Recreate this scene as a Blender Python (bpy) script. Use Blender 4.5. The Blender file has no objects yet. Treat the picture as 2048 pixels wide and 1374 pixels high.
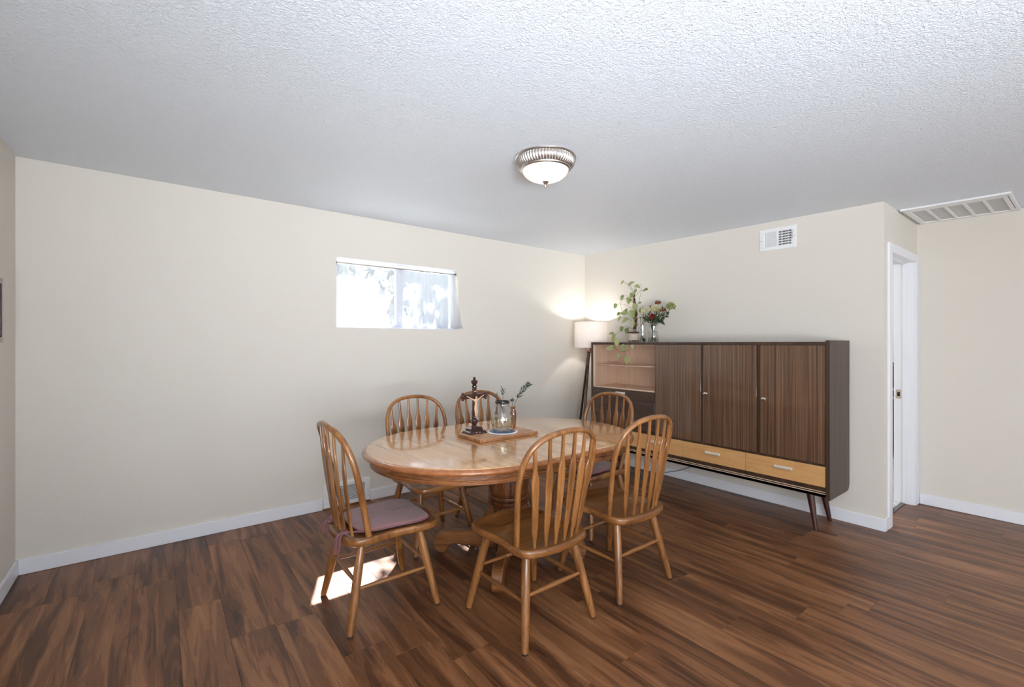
import bpy, bmesh, math, random
from mathutils import Vector, Matrix
random.seed(11)
sc = bpy.context.scene
col = sc.collection
R = math.radians

# ------------------------------------------------------------------ camera, world, lights, exposure
cam_d = bpy.data.cameras.new('camera'); cam = bpy.data.objects.new('camera', cam_d); col.objects.link(cam)
cam.location = (-4.154, -3.896, 1.360); cam.rotation_euler = (R(90), 0, R(52.23 - 90))
cam_d.sensor_width = 36; cam_d.lens = 913.9 * 36 / 2048; cam_d.clip_start = .02
sc.camera = cam
sc.view_settings.view_transform = 'Standard'; sc.view_settings.look = 'None'
sc.view_settings.exposure = -0.02; sc.view_settings.gamma = 1.0; sc.view_settings.use_curve_mapping = False
sc.cycles.use_denoising = True
sc.cycles.max_bounces = 10; sc.cycles.diffuse_bounces = 6; sc.cycles.glossy_bounces = 5
sc.cycles.transmission_bounces = 8; sc.cycles.transparent_max_bounces = 16
sc.cycles.sample_clamp_indirect = 8.0

world = bpy.data.worlds.new('daylight'); sc.world = world; world.use_nodes = True
bg = world.node_tree.nodes['Background']
bg.inputs[0].default_value = (.80, .90, 1.0, 1); bg.inputs[1].default_value = .85

def light(name, kind, loc, energy, color=(1, 1, 1), direction=None, **kw):
    d = bpy.data.lights.new(name, kind); d.energy = energy; d.color = color
    for k, v in kw.items(): setattr(d, k, v)
    o = bpy.data.objects.new(name, d); col.objects.link(o); o.location = loc
    if direction is not None:
        o.rotation_euler = Vector(direction).to_track_quat('-Z', 'Y').to_euler()
    return o
# sun through the small window, plus added fill lights behind the camera
light('sun', 'SUN', (0, 6, 9), 66.0, (1.0, .98, .97), (-.29, -.74, -1.0), angle=R(.6))
light('rear_fill', 'AREA', (-2.4, -9.28, 1.15), 62.0, (.96, .98, 1.0), (0, 1, .05), shape='RECTANGLE', size=3.3, size_y=2.0)  # added fill from behind the camera, evens out the window wall
light('rear_ceiling_fill', 'AREA', (-2.2, -9.05, .9), 22.0, (.86, .93, 1.0), (-.05, 1, .72), shape='RECTANGLE', size=3.2, size_y=.7, spread=R(105))  # added fill tilted up to brighten the ceiling, no real patio
light('side_fill', 'AREA', (-4.90, -5.75, 1.3), 132.0, (.95, .975, 1.0), (1, .35, .05), shape='RECTANGLE', size=2.6, size_y=1.5)  # added fill from the left for the cabinet wall and right wall
light('side_ceiling_fill', 'AREA', (-4.78, -5.75, .85), 128.0, (.88, .945, 1.0), (.26, .82, .70), shape='RECTANGLE', size=2.6, size_y=.6, spread=R(100))  # added narrow uplight to lift the ceiling, no real yard behind it
po = light('window_portal', 'AREA', (-2.393, .13, 1.788), 1.0, (1, 1, 1), (0, -1, 0), shape='RECTANGLE', size=1.17, size_y=.58)
po.data.cycles.is_portal = True

# ------------------------------------------------------------------ materials
def srgb(r, g, b):
    f = lambda c: (c/255/12.92) if c <= 10 else ((c/255+.055)/1.055)**2.4
    return (f(r), f(g), f(b), 1)
class NT:
    def __init__(s, name):
        s.m = bpy.data.materials.new(name); s.m.use_nodes = True; s.t = s.m.node_tree
        s.t.nodes.clear(); s.out = s.n('ShaderNodeOutputMaterial')
    def n(s, typ, **kw):
        nd = s.t.nodes.new(typ)
        for k, v in kw.items():
            if k in nd.inputs.keys() if hasattr(nd, 'inputs') else False: nd.inputs[k].default_value = v
            else: setattr(nd, k, v)
        return nd
    def l(s, a, b): s.t.links.new(a, b)
    def math(s, op, a, b=None):
        nd = s.t.nodes.new('ShaderNodeMath'); nd.operation = op
        for i, x in enumerate((a, b)):
            if x is None: continue
            if isinstance(x, (int, float)): nd.inputs[i].default_value = x
            else: s.l(x, nd.inputs[i])
        return nd.outputs[0]
    def mix(s, fac, a, b, mode='MIX'):
        nd = s.t.nodes.new('ShaderNodeMix'); nd.data_type = 'RGBA'; nd.blend_type = mode
        for i, x in ((0, fac), (6, a), (7, b)):
            if isinstance(x, (int, float)): nd.inputs[i].default_value = x
            elif isinstance(x, tuple): nd.inputs[i].default_value = x
            else: s.l(x, nd.inputs[i])
        return nd.outputs[2]
    def ramp(s, fac, stops):
        nd = s.t.nodes.new('ShaderNodeValToRGB'); e = nd.color_ramp.elements
        while len(e) < len(stops): e.new(.5)
        for el, (p, c) in zip(e, stops): el.position = p; el.color = c
        s.l(fac, nd.inputs[0]); return nd.outputs[0]
    def noise(s, vec, scale, detail=4, rough=.5, dist=0):
        nd = s.t.nodes.new('ShaderNodeTexNoise')
        nd.inputs['Scale'].default_value = scale; nd.inputs['Detail'].default_value = detail
        nd.inputs['Roughness'].default_value = rough; nd.inputs['Distortion'].default_value = dist
        if vec is not None: s.l(vec, nd.inputs['Vector'])
        return nd.outputs[0]
    def coords(s, scale=(1, 1, 1), rnd=True):
        tc = s.t.nodes.new('ShaderNodeTexCoord'); v = tc.outputs['Object']
        if rnd:
            oi = s.t.nodes.new('ShaderNodeObjectInfo')
            va = s.t.nodes.new('ShaderNodeVectorMath'); va.operation = 'ADD'
            cb = s.t.nodes.new('ShaderNodeCombineXYZ')
            for i, k in enumerate((37.0, 53.0, 71.0)): s.l(s.math('MULTIPLY', oi.outputs['Random'], k), cb.inputs[i])
            s.l(v, va.inputs[0]); s.l(cb.outputs[0], va.inputs[1]); v = va.outputs[0]; s.rand = oi.outputs['Random']
        mp = s.t.nodes.new('ShaderNodeMapping'); mp.inputs['Scale'].default_value = scale
        s.l(v, mp.inputs[0]); s.obj = tc.outputs['Object']; return mp.outputs[0]
    def bump(s, h, strength, dist):
        nd = s.t.nodes.new('ShaderNodeBump'); nd.inputs['Strength'].default_value = strength
        nd.inputs['Distance'].default_value = dist; s.l(h, nd.inputs['Height']); return nd.outputs[0]
    def bsdf(s, color, rough=.5, metal=0., normal=None, coat=0., spec=.5, **kw):
        b = s.t.nodes.new('ShaderNodeBsdfPrincipled')
        for k, v in (('Base Color', color), ('Roughness', rough), ('Metallic', metal)):
            if isinstance(v, (int, float, tuple)): b.inputs[k].default_value = v
            else: s.l(v, b.inputs[k])
        b.inputs['Coat Weight'].default_value = coat; b.inputs['Coat Roughness'].default_value = .08
        b.inputs['Specular IOR Level'].default_value = spec
        for k, v in kw.items(): b.inputs[k.replace('_', ' ')].default_value = v
        if normal is not None: s.l(normal, b.inputs['Normal'])
        return b.outputs[0]
    def done(s, sh): s.l(sh, s.out.inputs[0]); return s.m

def paint(name, color, rough=.55, bscale=120., bstr=.15, bdist=.002, var=.04, spec=.35, big=None):
    t = NT(name); v = t.coords((1, 1, 1), rnd=False)
    n1 = t.noise(v, bscale, 3, .6); n2 = t.noise(v, 1.7, 3, .5)
    dark = tuple(c*(1-var*2) for c in color[:3]) + (1,)
    c = t.mix(n2, dark, color)
    h = n1
    if big:
        n3 = t.noise(v, big, 4, .65, .8); h = t.math('ADD', t.math('MULTIPLY', n1, .35), n3)
    return t.done(t.bsdf(c, rough, normal=t.bump(h, bstr, bdist), spec=spec))
def plain(name, color, rough=.4, metal=0., bscale=60., bstr=.04, var=.08, coat=0., spec=.5, **kw):
    t = NT(name); v = t.coords()
    n = t.noise(v, bscale, 3); dark = tuple(c*(1-var) for c in color[:3]) + (1,)
    return t.done(t.bsdf(t.mix(n, dark, color), rough, metal, t.bump(n, bstr, .001), coat, spec, **kw))
def wood(name, dark, mid, lite, grain='z', rough=.38, coat=.25, fine=170., coarse=14., stretch=.06, boards=None, contrast=1., rings=0., bstr=.06, spec=.5):
    t = NT(name); sc_ = [1., 1., 1.]
    for ch in grain: sc_['xyz'.index(ch)] = stretch
    v = t.coords(tuple(sc_))
    if boards:
        ax, w = boards; sep = t.n('ShaderNodeSeparateXYZ'); t.l(t.obj, sep.inputs[0])
        bi = t.math('FLOOR', t.math('DIVIDE', sep.outputs['xyz'.index(ax)], w))
        wn = t.n('ShaderNodeTexWhiteNoise', noise_dimensions='1D'); t.l(bi, wn.inputs['W'])
        va = t.n('ShaderNodeVectorMath', operation='MULTIPLY_ADD')
        t.l(wn.outputs['Color'], va.inputs[0]); va.inputs[1].default_value = (9, 9, 9); t.l(v, va.inputs[2]); v = va.outputs[0]
    n1 = t.noise(v, coarse, 5, .6, 1.2 + rings); n2 = t.noise(v, fine, 3, .7, .3)
    f = t.math('ADD', t.math('MULTIPLY', n1, .72), t.math('MULTIPLY', n2, .28))
    if rings:
        ws = t.math('SINE', t.math('MULTIPLY', n1, 48.)); f = t.math('ADD', f, t.math('MULTIPLY', ws, .07*rings))
    if boards: f = t.math('ADD', f, t.math('MULTIPLY', t.math('SUBTRACT', wn.outputs['Value'], .5), .17))
    c = t.ramp(f, [(.5-.17/contrast, dark), (.5, mid), (.5+.17/contrast, lite)])
    return t.done(t.bsdf(c, rough, normal=t.bump(n2, bstr, .0008), coat=coat, spec=spec))
def thin_glass(name, tint=(1, 1, 1, 1), rough=.0, fres=1.45, extra=0., power=5.):
    t = NT(name); tr = t.n('ShaderNodeBsdfTransparent'); tr.inputs[0].default_value = tint
    gl = t.n('ShaderNodeBsdfGlossy'); gl.inputs['Roughness'].default_value = rough
    lw = t.n('ShaderNodeLayerWeight'); lw.inputs[0].default_value = .5
    f0 = ((fres-1)/(fres+1))**2 + extra; fr = t.math('ADD', t.math('MULTIPLY', t.math('POWER', lw.outputs['Facing'], power), .8-f0), f0)
    v = t.coords(); n = t.noise(v, 6., 2); t.l(t.bump(n, .02, .001), gl.inputs['Normal'])
    mx = t.n('ShaderNodeMixShader'); t.l(fr, mx.inputs[0])
    t.l(tr.outputs[0], mx.inputs[1]); t.l(gl.outputs[0], mx.inputs[2]); return t.done(mx.outputs[0])

M = {}
M['wall'] = paint('wall_paint', srgb(223, 218, 209), .6, 130, .30, .003, .012, big=45.)
M['ceiling'] = paint('ceiling_paint', srgb(232, 240, 250), .30, 150, 1.0, .0085, .01, .8, big=78.)
M['trim'] = paint('trim_paint', srgb(236, 239, 246), .35, 40, .03, .001, .01, .5)
M['metal_white'] = plain('white_enamel', srgb(238, 240, 242), .4, 0, 30, .02, .02)
M['vinyl'] = plain('white_vinyl', srgb(240, 242, 246), .4, 0, 30, .02, .02)
M['dark_void'] = plain('duct_black', srgb(24, 26, 32), .9)
M['filter'] = plain('filter_mesh', srgb(216, 219, 219), .9, 0, 700, .6, .25)
def sheer():
    t = NT('sheer_curtain'); v = t.coords(); n = t.noise(v, 500., 2)
    tr = t.n('ShaderNodeBsdfTransparent'); tl = t.n('ShaderNodeBsdfTranslucent'); df = t.n('ShaderNodeBsdfDiffuse')
    c = t.mix(n, srgb(196, 200, 212), srgb(212, 215, 226)); t.l(c, tl.inputs[0]); t.l(c, df.inputs[0])
    m1 = t.n('ShaderNodeMixShader'); m1.inputs[0].default_value = .4; t.l(tl.outputs[0], m1.inputs[1]); t.l(df.outputs[0], m1.inputs[2])
    m2 = t.n('ShaderNodeMixShader'); m2.inputs[0].default_value = .46; t.l(tr.outputs[0], m2.inputs[1]); t.l(m1.outputs[0], m2.inputs[2])
    return t.done(m2.outputs[0])
M['sheer'] = sheer()
M['glass'] = thin_glass('pane_glass')
M['cab_glass'] = thin_glass('cabinet_glass', (.97, .97, .97, 1), 0, 1.45, .0)
M['jar_glass'] = thin_glass('jar_glass', (.94, .955, .95, 1), .03, 1.5, .09, 2.6)
M['water'] = thin_glass('water', (.95, .93, .86, 1), .02, 1.33, .05, 3.)
M['amber'] = thin_glass('amber_glass', (.72, .42, .16, 1), .05, 1.5, .12)
OAK = (srgb(90, 54, 25), srgb(138, 90, 47), srgb(170, 120, 70))
M['oak_chair'] = wood('oak_chair', *OAK, grain='z', rough=.33, coat=.35)
M['oak_seat'] = wood('oak_seat', srgb(102, 62, 30), srgb(140, 91, 47), srgb(166, 114, 64), grain='x', rough=.28, coat=.4, boards=('y', .11))
M['oak_rail'] = wood('oak_rail', *OAK, grain='x', rough=.35, coat=.3)
M['oak_rail_y'] = wood('oak_rail_y', *OAK, grain='y', rough=.35, coat=.3)
M['oak_top'] = wood('oak_table_top', srgb(176, 122, 72), srgb(208, 156, 104), srgb(226, 182, 132), grain='y', rough=.16, coat=.8, boards=('x', .088), contrast=.8)
M['oak_edge'] = wood('oak_table_edge', srgb(112, 62, 32), srgb(160, 98, 56), srgb(186, 124, 76), grain='y', rough=.25, coat=.5, contrast=.8)
M['oak_apron'] = wood('oak_apron', srgb(58, 32, 17), srgb(134, 84, 46), srgb(160, 104, 60), grain='xy', rough=.4, coat=.2, coarse=15, stretch=.09, rings=1.0, contrast=1.1)
M['oak_pedestal'] = wood('oak_pedestal', srgb(52, 28, 14), srgb(112, 68, 37), srgb(138, 88, 50), grain='z', rough=.35, coat=.3, coarse=15, stretch=.07, rings=.9, contrast=1.1)
M['oak_base'] = wood('oak_base', srgb(88, 52, 28), srgb(132, 84, 48), srgb(156, 106, 64), grain='xy', rough=.38, coat=.2, coarse=13, stretch=.08, rings=.6)
M['zebrano'] = wood('striped_veneer', srgb(62, 43, 33), srgb(101, 75, 57), srgb(130, 100, 77), grain='z', rough=.10, coat=.8, coarse=95, fine=260, stretch=.006, contrast=1.15, bstr=.008)
M['walnut'] = wood('dark_veneer', srgb(46, 31, 21), srgb(66, 48, 35), srgb(84, 64, 47), grain='z', rough=.42, coat=.06, stretch=.04, bstr=.02)
M['flap'] = wood('flap_veneer', srgb(44, 29, 24), srgb(68, 48, 40), srgb(88, 66, 54), grain='y', rough=.16, coat=.5, coarse=26, stretch=.03, bstr=.01)
M['maple'] = wood('maple_veneer', srgb(186, 136, 82), srgb(204, 156, 102), srgb(218, 172, 118), grain='y', rough=.25, coat=.4, stretch=.12, contrast=.7, bstr=.01)
M['cab_inside'] = wood('cabinet_lining', srgb(206, 170, 140), srgb(226, 194, 166), srgb(238, 210, 186), grain='z', rough=.4, coat=.15, coarse=24, stretch=.03, contrast=.8, bstr=.01)
M['inlay'] = plain('pale_inlay', srgb(222, 196, 170), .35)
M['leg_dark'] = wood('dark_leg', srgb(36, 18, 14), srgb(60, 30, 24), srgb(80, 42, 33), grain='z', rough=.25, coat=.4, stretch=.05)
M['chrome'] = plain('polished_metal', srgb(226, 220, 214), .18, 1.0, 20, .01, .03)
M['satin'] = plain('satin_handle', srgb(240, 232, 222), .35, .35, 20, .01, .03)
M['nickel'] = plain('brushed_nickel', srgb(200, 194, 190), .34, 1.0, 20, .02, .05)
M['cushion'] = plain('mauve_fabric', srgb(152, 111, 112), .8, 0, 420, .35, .16, spec=.3, Sheen_Weight=.35)
M['cushion_dark'] = plain('mauve_piping', srgb(132, 88, 94), .85, 0, 500, .5, .25)
M['rubber'] = plain('dark_glide', srgb(36, 26, 22), .7)
M['cable'] = plain('grey_cable', srgb(112, 112, 116), .6)
M['cross_wood'] = wood('dark_mahogany', srgb(30, 14, 12), srgb(52, 24, 20), srgb(74, 36, 28), grain='z', rough=.22, coat=.5, stretch=.1)
M['ivory'] = plain('ivory_resin', srgb(214, 176, 146), .4, 0, 80, .1, .12)
M['board'] = wood('cutting_board_wood', srgb(172, 120, 80), srgb(200, 150, 108), srgb(216, 172, 130), grain='x', rough=.4, coat=.1, boards=('y', .042))
M['board_edge'] = wood('board_end_grain', srgb(120, 78, 48), srgb(160, 110, 72), srgb(182, 134, 94), grain='z', rough=.5, coat=0.)
M['trivet_white'] = plain('white_ceramic', srgb(238, 240, 242), .25)
M['trivet_blue'] = plain('blue_glaze', srgb(44, 84, 150), .25)
M['black_rim'] = plain('black_band', srgb(30, 32, 36), .35)
M['decal'] = plain('brown_print', srgb(122, 98, 66), .5)
M['stem'] = plain('green_stem', srgb(92, 112, 62), .6)
M['stem_dark'] = plain('dark_stem', srgb(70, 76, 50), .6)
M['needle'] = plain('blue_green_leaf', srgb(62, 84, 64), .55)
def leafmat(name, a, b, rough=.4):
    t = NT(name); v = t.coords(); n = t.noise(v, 30., 3)
    c = t.mix(t.math('ADD', t.math('MULTIPLY', n, .5), t.math('MULTIPLY', t.rand, .5)), a, b)
    p = t.bsdf(c, rough); tl = t.n('ShaderNodeBsdfTranslucent'); t.l(c, tl.inputs[0])
    mx = t.n('ShaderNodeMixShader'); mx.inputs[0].default_value = .3; t.l(p, mx.inputs[1]); t.l(tl.outputs[0], mx.inputs[2])
    return t.done(mx.outputs[0])
M['pothos'] = leafmat('pothos_leaf', srgb(112, 136, 74), srgb(198, 202, 146))
M['foliage'] = leafmat('dark_foliage', srgb(40, 60, 34), srgb(88, 108, 64))
M['tree_leaf'] = leafmat('tree_foliage', srgb(98, 106, 102), srgb(146, 154, 148))
M['mum'] = leafmat('cream_petal', srgb(226, 222, 176), srgb(246, 242, 218), .6)
M['mum_green'] = leafmat('lime_petal', srgb(172, 178, 120), srgb(216, 216, 162), .6)
M['red'] = leafmat('crimson_petal', srgb(112, 22, 30), srgb(160, 40, 46), .5)
M['rust'] = leafmat('rust_petal', srgb(134, 66, 40), srgb(176, 100, 60), .6)
M['moss'] = plain('moss_fibre', srgb(96, 62, 42), .95, 0, 160, 1.0, .6)
M['wrap'] = plain('cream_wrap', srgb(206, 190, 172), .8, 0, 90, .3, .2)
M['bark'] = plain('tree_bark', srgb(96, 82, 70), .9, 0, 20, .8, .4)
M['grass'] = plain('lawn', srgb(150, 154, 146), .95, 0, 30, .4, .4)
M['tile'] = None
def tile():
    t = NT('marble_tile'); v = t.coords(); n = t.noise(v, 9., 6, .65, 2.5)
    c = t.ramp(n, [(.42, srgb(232, 230, 226)), (.5, srgb(176, 170, 164)), (.56, srgb(238, 236, 232))])
    return t.done(t.bsdf(c, .25))
M['tile'] = tile()
def shade():
    t = NT('linen_shade'); v = t.coords(); n = t.noise(v, 300., 3, .6)
    c = t.mix(n, srgb(226, 214, 206), srgb(244, 236, 230)); d = t.n('ShaderNodeBsdfDiffuse'); tl = t.n('ShaderNodeBsdfTranslucent')
    t.l(c, d.inputs[0]); t.l(c, tl.inputs[0]); m = t.n('ShaderNodeMixShader'); m.inputs[0].default_value = .07
    t.l(d.outputs[0], m.inputs[1]); t.l(tl.outputs[0], m.inputs[2]); return t.done(m.outputs[0])
M['shade'] = shade()
def lampglass():
    t = NT('frosted_lamp_glass'); v = t.coords(); n = t.noise(v, 14., 3)
    c = t.mix(n, (1, .90, .84, 1), (1, .95, .91, 1))
    tl = t.n('ShaderNodeBsdfTranslucent'); t.l(c, tl.inputs[0]); e = t.n('ShaderNodeEmission'); t.l(c, e.inputs[0]); e.inputs[1].default_value = .2
    gl = t.bsdf(c, .25); m = t.n('ShaderNodeMixShader'); m.inputs[0].default_value = .35; t.l(tl.outputs[0], m.inputs[1]); t.l(gl, m.inputs[2])
    a = t.n('ShaderNodeAddShader'); t.l(m.outputs[0], a.inputs[0]); t.l(e.outputs[0], a.inputs[1]); return t.done(a.outputs[0])
M['lamp_glass'] = lampglass()
def floorwood():
    t = NT('plank_wood'); v = t.coords((1, .075, 1)); oi = t.rand
    n1 = t.noise(v, 15., 5, .62, .9)                      # streaks along the plank
    n2 = t.noise(t.coords((1, .05, 1)), 210., 4, .7, .3)  # fine pores
    n3 = t.noise(t.coords((1, .20, 1)), 5., 3, .5, .6)    # broad tone drift
    vo = t.n('ShaderNodeTexVoronoi'); t.l(t.coords((4.5, 1.3, 1)), vo.inputs['Vector']); vo.inputs['Scale'].default_value = 1.0
    knot = t.ramp(vo.outputs['Distance'], [(.0, (1, 1, 1, 1)), (.10, (.25, .25, .25, 1)), (.17, (0, 0, 0, 1))])
    f = t.math('ADD', t.math('MULTIPLY', n1, .62), t.math('MULTIPLY', n3, .26))
    f = t.math('ADD', f, t.math('MULTIPLY', n2, .14))
    f = t.math('ADD', f, t.math('MULTIPLY', t.math('SUBTRACT', oi, .5), .035))
    ws = t.math('SINE', t.math('MULTIPLY', n1, 55.)); f = t.math('ADD', f, t.math('MULTIPLY', ws, .018))
    f = t.math('SUBTRACT', f, t.math('MULTIPLY', knot, .10))
    c = t.ramp(f, [(.36, srgb(54, 30, 19)), (.46, srgb(95, 60, 38)), (.54, srgb(126, 83, 53)), (.66, srgb(158, 111, 75))])
    rg = t.math('ADD', t.math('MULTIPLY', n2, .16), .30)
    return t.done(t.bsdf(c, rg, normal=t.bump(n2, .12, .0006), coat=.0, spec=.36))
M['floor'] = floorwood()

# ------------------------------------------------------------------ mesh helpers
def tag(o, label=None, cat=None, group=None, kind=None):
    if label: o['label'] = label
    if cat: o['category'] = cat
    if group: o['group'] = group
    if kind: o['kind'] = kind
    return o
def empty(name, loc, label=None, cat=None, rz=0, group=None):
    o = bpy.data.objects.new(name, None); col.objects.link(o); o.location = loc; o.rotation_euler = (0, 0, rz)
    o.empty_display_size = .1
    return tag(o, label, cat, group)
def crom(pts, n=6):
    P = [Vector(p) for p in pts]; out = []
    for i in range(len(P)-1):
        a = P[i-1] if i else P[0]*2-P[1]; b = P[i]; c = P[i+1]; d = P[i+2] if i+2 < len(P) else P[-1]*2-P[-2]
        for k in range(n):
            t = k/n; out.append(.5*((2*b)+(c-a)*t+(2*a-5*b+4*c-d)*t*t+(3*b-a-3*c+d)*t**3))
    out.append(P[-1]); return out
class MB:
    def __init__(s): s.v = []; s.f = []
    def loops(s, loops, cap0=True, cap1=True, closed=True):
        n = len(loops[0]); b = len(s.v)
        for lp in loops: s.v += [tuple(p) for p in lp]
        m = n if closed else n-1
        for i in range(len(loops)-1):
            for j in range(m):
                k = (j+1) % n; s.f.append((b+i*n+j, b+i*n+k, b+(i+1)*n+k, b+(i+1)*n+j))
        if cap0: s.f.append(tuple(b+j for j in reversed(range(n))))
        if cap1: s.f.append(tuple(b+(len(loops)-1)*n+j for j in range(n)))
        return s
    def box(s, x0, x1, y0, y1, z0, z1, bev=0):
        if x0 > x1: x0, x1 = x1, x0
        if y0 > y1: y0, y1 = y1, y0
        if z0 > z1: z0, z1 = z1, z0
        r = lambda e, z: [(x0+e, y0+e, z), (x1-e, y0+e, z), (x1-e, y1-e, z), (x0+e, y1-e, z)]
        if not bev: return s.loops([r(0, z0), r(0, z1)])
        b = min(bev, (x1-x0)*.45, (y1-y0)*.45, (z1-z0)*.45)
        def o(e, z):
            return [(x0+e, y0+b, z), (x0+b, y0+e, z), (x1-b, y0+e, z), (x1-e, y0+b, z), (x1-e, y1-b, z), (x1-b, y1-e, z), (x0+b, y1-e, z), (x0+e, y1-b, z)]
        def i(z): return [(x0+b, y0+b, z), (x0+b, y0+b, z), (x1-b, y0+b, z), (x1-b, y0+b, z), (x1-b, y1-b, z), (x1-b, y1-b, z), (x0+b, y1-b, z), (x0+b, y1-b, z)]
        def ins(z): return [(x0+b, y0+b*1.001, z), (x0+b*1.001, y0+b, z), (x1-b*1.001, y0+b, z), (x1-b, y0+b*1.001, z), (x1-b, y1-b*1.001, z), (x1-b*1.001, y1-b, z), (x0+b*1.001, y1-b, z), (x0+b, y1-b*1.001, z)]
        return s.loops([ins(z0), o(0, z0+b), o(0, z1-b), ins(z1)])
    def lathe(s, prof, n=32, c=(0, 0), cap=True, wave=None):
        lp = []
        for r, z in prof:
            r = max(r, 1e-4)
            lp.append([(c[0]+(r+(wave[1]*math.cos(wave[0]*2*math.pi*j/n) if wave and r > wave[2] else 0))*math.cos(2*math.pi*j/n),
                        c[1]+(r+(wave[1]*math.cos(wave[0]*2*math.pi*j/n) if wave and r > wave[2] else 0))*math.sin(2*math.pi*j/n), z) for j in range(n)])
        up = prof[-1][1] >= prof[0][1]
        return s.loops(lp if up else lp[::-1], cap, cap)
    def tube(s, pts, rad, n=10, ref=None, cap=True, sq=1.):
        P = [Vector(p) for p in pts]; L = len(P); lp = []; prev = None
        for i, p in enumerate(P):
            t = (P[min(i+1, L-1)]-P[max(i-1, 0)]).normalized()
            if ref is not None:
                sd = t.cross(Vector(ref)).normalized()
            elif prev is None:
                a = Vector((0, 0, 1)) if abs(t.z) < .9 else Vector((1, 0, 0)); sd = t.cross(a).normalized()
            else:
                sd = (prev-t*prev.dot(t)).normalized()
            prev = sd; u = sd.cross(t)
            r = rad(i/(L-1)) if callable(rad) else (rad[i] if isinstance(rad, list) else rad)
            ra, rb = r if isinstance(r, tuple) else (r, r)
            cs = [(math.cos(2*math.pi*(j+.5)/n), math.sin(2*math.pi*(j+.5)/n)) for j in range(n)]
            if sq != 1: cs = [(math.copysign(abs(a)**sq, a), math.copysign(abs(b)**sq, b)) for a, b in cs]
            lp.append([p+sd*ra*a-u*rb*b for a, b in cs])
        return s.loops(lp[::-1], cap, cap)
    def prism(s, poly, org, ux, uy, th):
        """polygon (a,b) in the plane org+ux*a+uy*b, thickness th centred on the plane"""
        o = Vector(org); X = Vector(ux); Y = Vector(uy); N = X.cross(Y).normalized()
        A = [o+X*a+Y*b-N*th/2 for a, b in poly]; B = [o+X*a+Y*b+N*th/2 for a, b in poly]
        return s.loops([A, B])
    def build(s, name, mat, parent=None, origin=None, smooth=40, bevel=0, **tags):
        o0 = Vector(parent.location) if parent is not None and origin is None else Vector(origin or (0, 0, 0))
        if parent is not None and parent.parent is not None and origin is None:
            o0 = Vector((0, 0, 0)); q = parent
            while q: o0 += q.location; q = q.parent
        me = bpy.data.meshes.new(name); me.from_pydata([tuple(Vector(p)-o0) for p in s.v], [], s.f)
        me.materials.append(M[mat]); me.update()
        bm = bmesh.new(); bm.from_mesh(me); bmesh.ops.recalc_face_normals(bm, faces=bm.faces); bm.to_mesh(me); bm.free()
        if smooth:
            me.polygons.foreach_set('use_smooth', [True]*len(me.polygons)); me.set_sharp_from_angle(angle=R(smooth))
        o = bpy.data.objects.new(name, me); col.objects.link(o)
        if parent is not None: o.parent = parent
        else: o.location = o0
        if bevel:
            b = o.modifiers.new('bevel', 'BEVEL'); b.width = bevel; b.segments = 2; b.limit_method = 'ANGLE'; b.angle_limit = R(50)
        return tag(o, **tags)
def link_copy(o, parent=None):
    c = o.copy(); col.objects.link(c); c.parent = parent
    return c
def copy_tree(root):
    r = link_copy(root)
    for ch in [x for x in bpy.data.objects if x.parent == root]:
        c = link_copy(ch, r)
        for g in [x for x in bpy.data.objects if x.parent == ch]: link_copy(g, c)
    return r

# ------------------------------------------------------------------ room shell
XL, XD, YD, YR = -4.814, .97, -2.93, -9.2           # left wall, far right wall, doorway wall, rear wall
cz = lambda x, y: 2.44 - .0034*x + .0177*y          # ceiling height (slightly out of level)
def wall(name, p0, p1, nrm, th, label, openings=(), cuts=()):
    """inner face from p0 to p1, thickness th along nrm (outwards); openings (s0,s1,z0,z1)"""
    p0 = Vector((*p0, 0)); p1 = Vector((*p1, 0)); L = (p1-p0).length; d = (p1-p0)/L; n = Vector((*nrm, 0))*th
    S = sorted({0, L, *[a for o in openings for a in o[:2]]}); Z = sorted({0, *[a for o in openings for a in o[2:]], 9})
    mb = MB()
    for i in range(len(S)-1):
        for j in range(len(Z)-1):
            sm = (S[i]+S[i+1])/2; zm = (Z[j]+min(Z[j+1], 2.4))/2
            if any(o[0] < sm < o[1] and o[2] < zm < o[3] for o in openings): continue
            q = []
            for s_, in_ in ((S[i], 0), (S[i+1], 0), (S[i+1], 1), (S[i], 1)):
                b = p0+d*s_; w = b+n*in_; q.append((w, min(Z[j+1], cz(b.x, b.y)+.003)))
            mb.loops([[(w.x, w.y, Z[j]) for w, _ in q], [(w.x, w.y, t) for w, t in q]])
    return mb.build(name, 'wall', smooth=0, label=label, cat='wall', kind='structure')
W0, W1, WZ0, WZ1 = -2.981, -1.805, 1.494, 2.082
wall('wall_back', (XL, 0), (0, 0), (0, 1), .15, 'cream painted wall with the small high window', [(W0-XL, W1-XL, WZ0, WZ1)])
wall('wall_right', (0, .15), (0, YD), (1, 0), .12, 'cream painted wall behind the long dark cabinet')
wall('wall_left', (XL, .15), (XL, YR), (-1, 0), .15, 'cream painted wall at the left edge', [(4.55, 7.25, .5, 2.1)])  # opening behind the camera is added for the side fill
DX0, DX1, DZ = .157, .862, 2.045
wall('wall_doorway', (.12, YD), (XD, YD), (0, 1), .13, 'narrow cream wall holding the white doorway', [(DX0-.12, DX1-.12, 0, DZ)])
wall('wall_far_right', (XD, YD+.13), (XD, YR), (1, 0), .15, 'cream painted wall right of the doorway')
wall('wall_rear', (XL-.15, YR), (XD+.15, YR), (0, -1), .15, 'cream wall behind the viewer with an added wide window', [(1.1, 4.4, .12, 2.16)])
def slab(x0, x1, y0, y1, th=.08):
    c = [(x0, y0), (x1, y0), (x1, y1), (x0, y1)]
    return MB().loops([[(x, y, cz(x, y)) for x, y in c], [(x, y, cz(x, y)+th) for x, y in c]])
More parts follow.
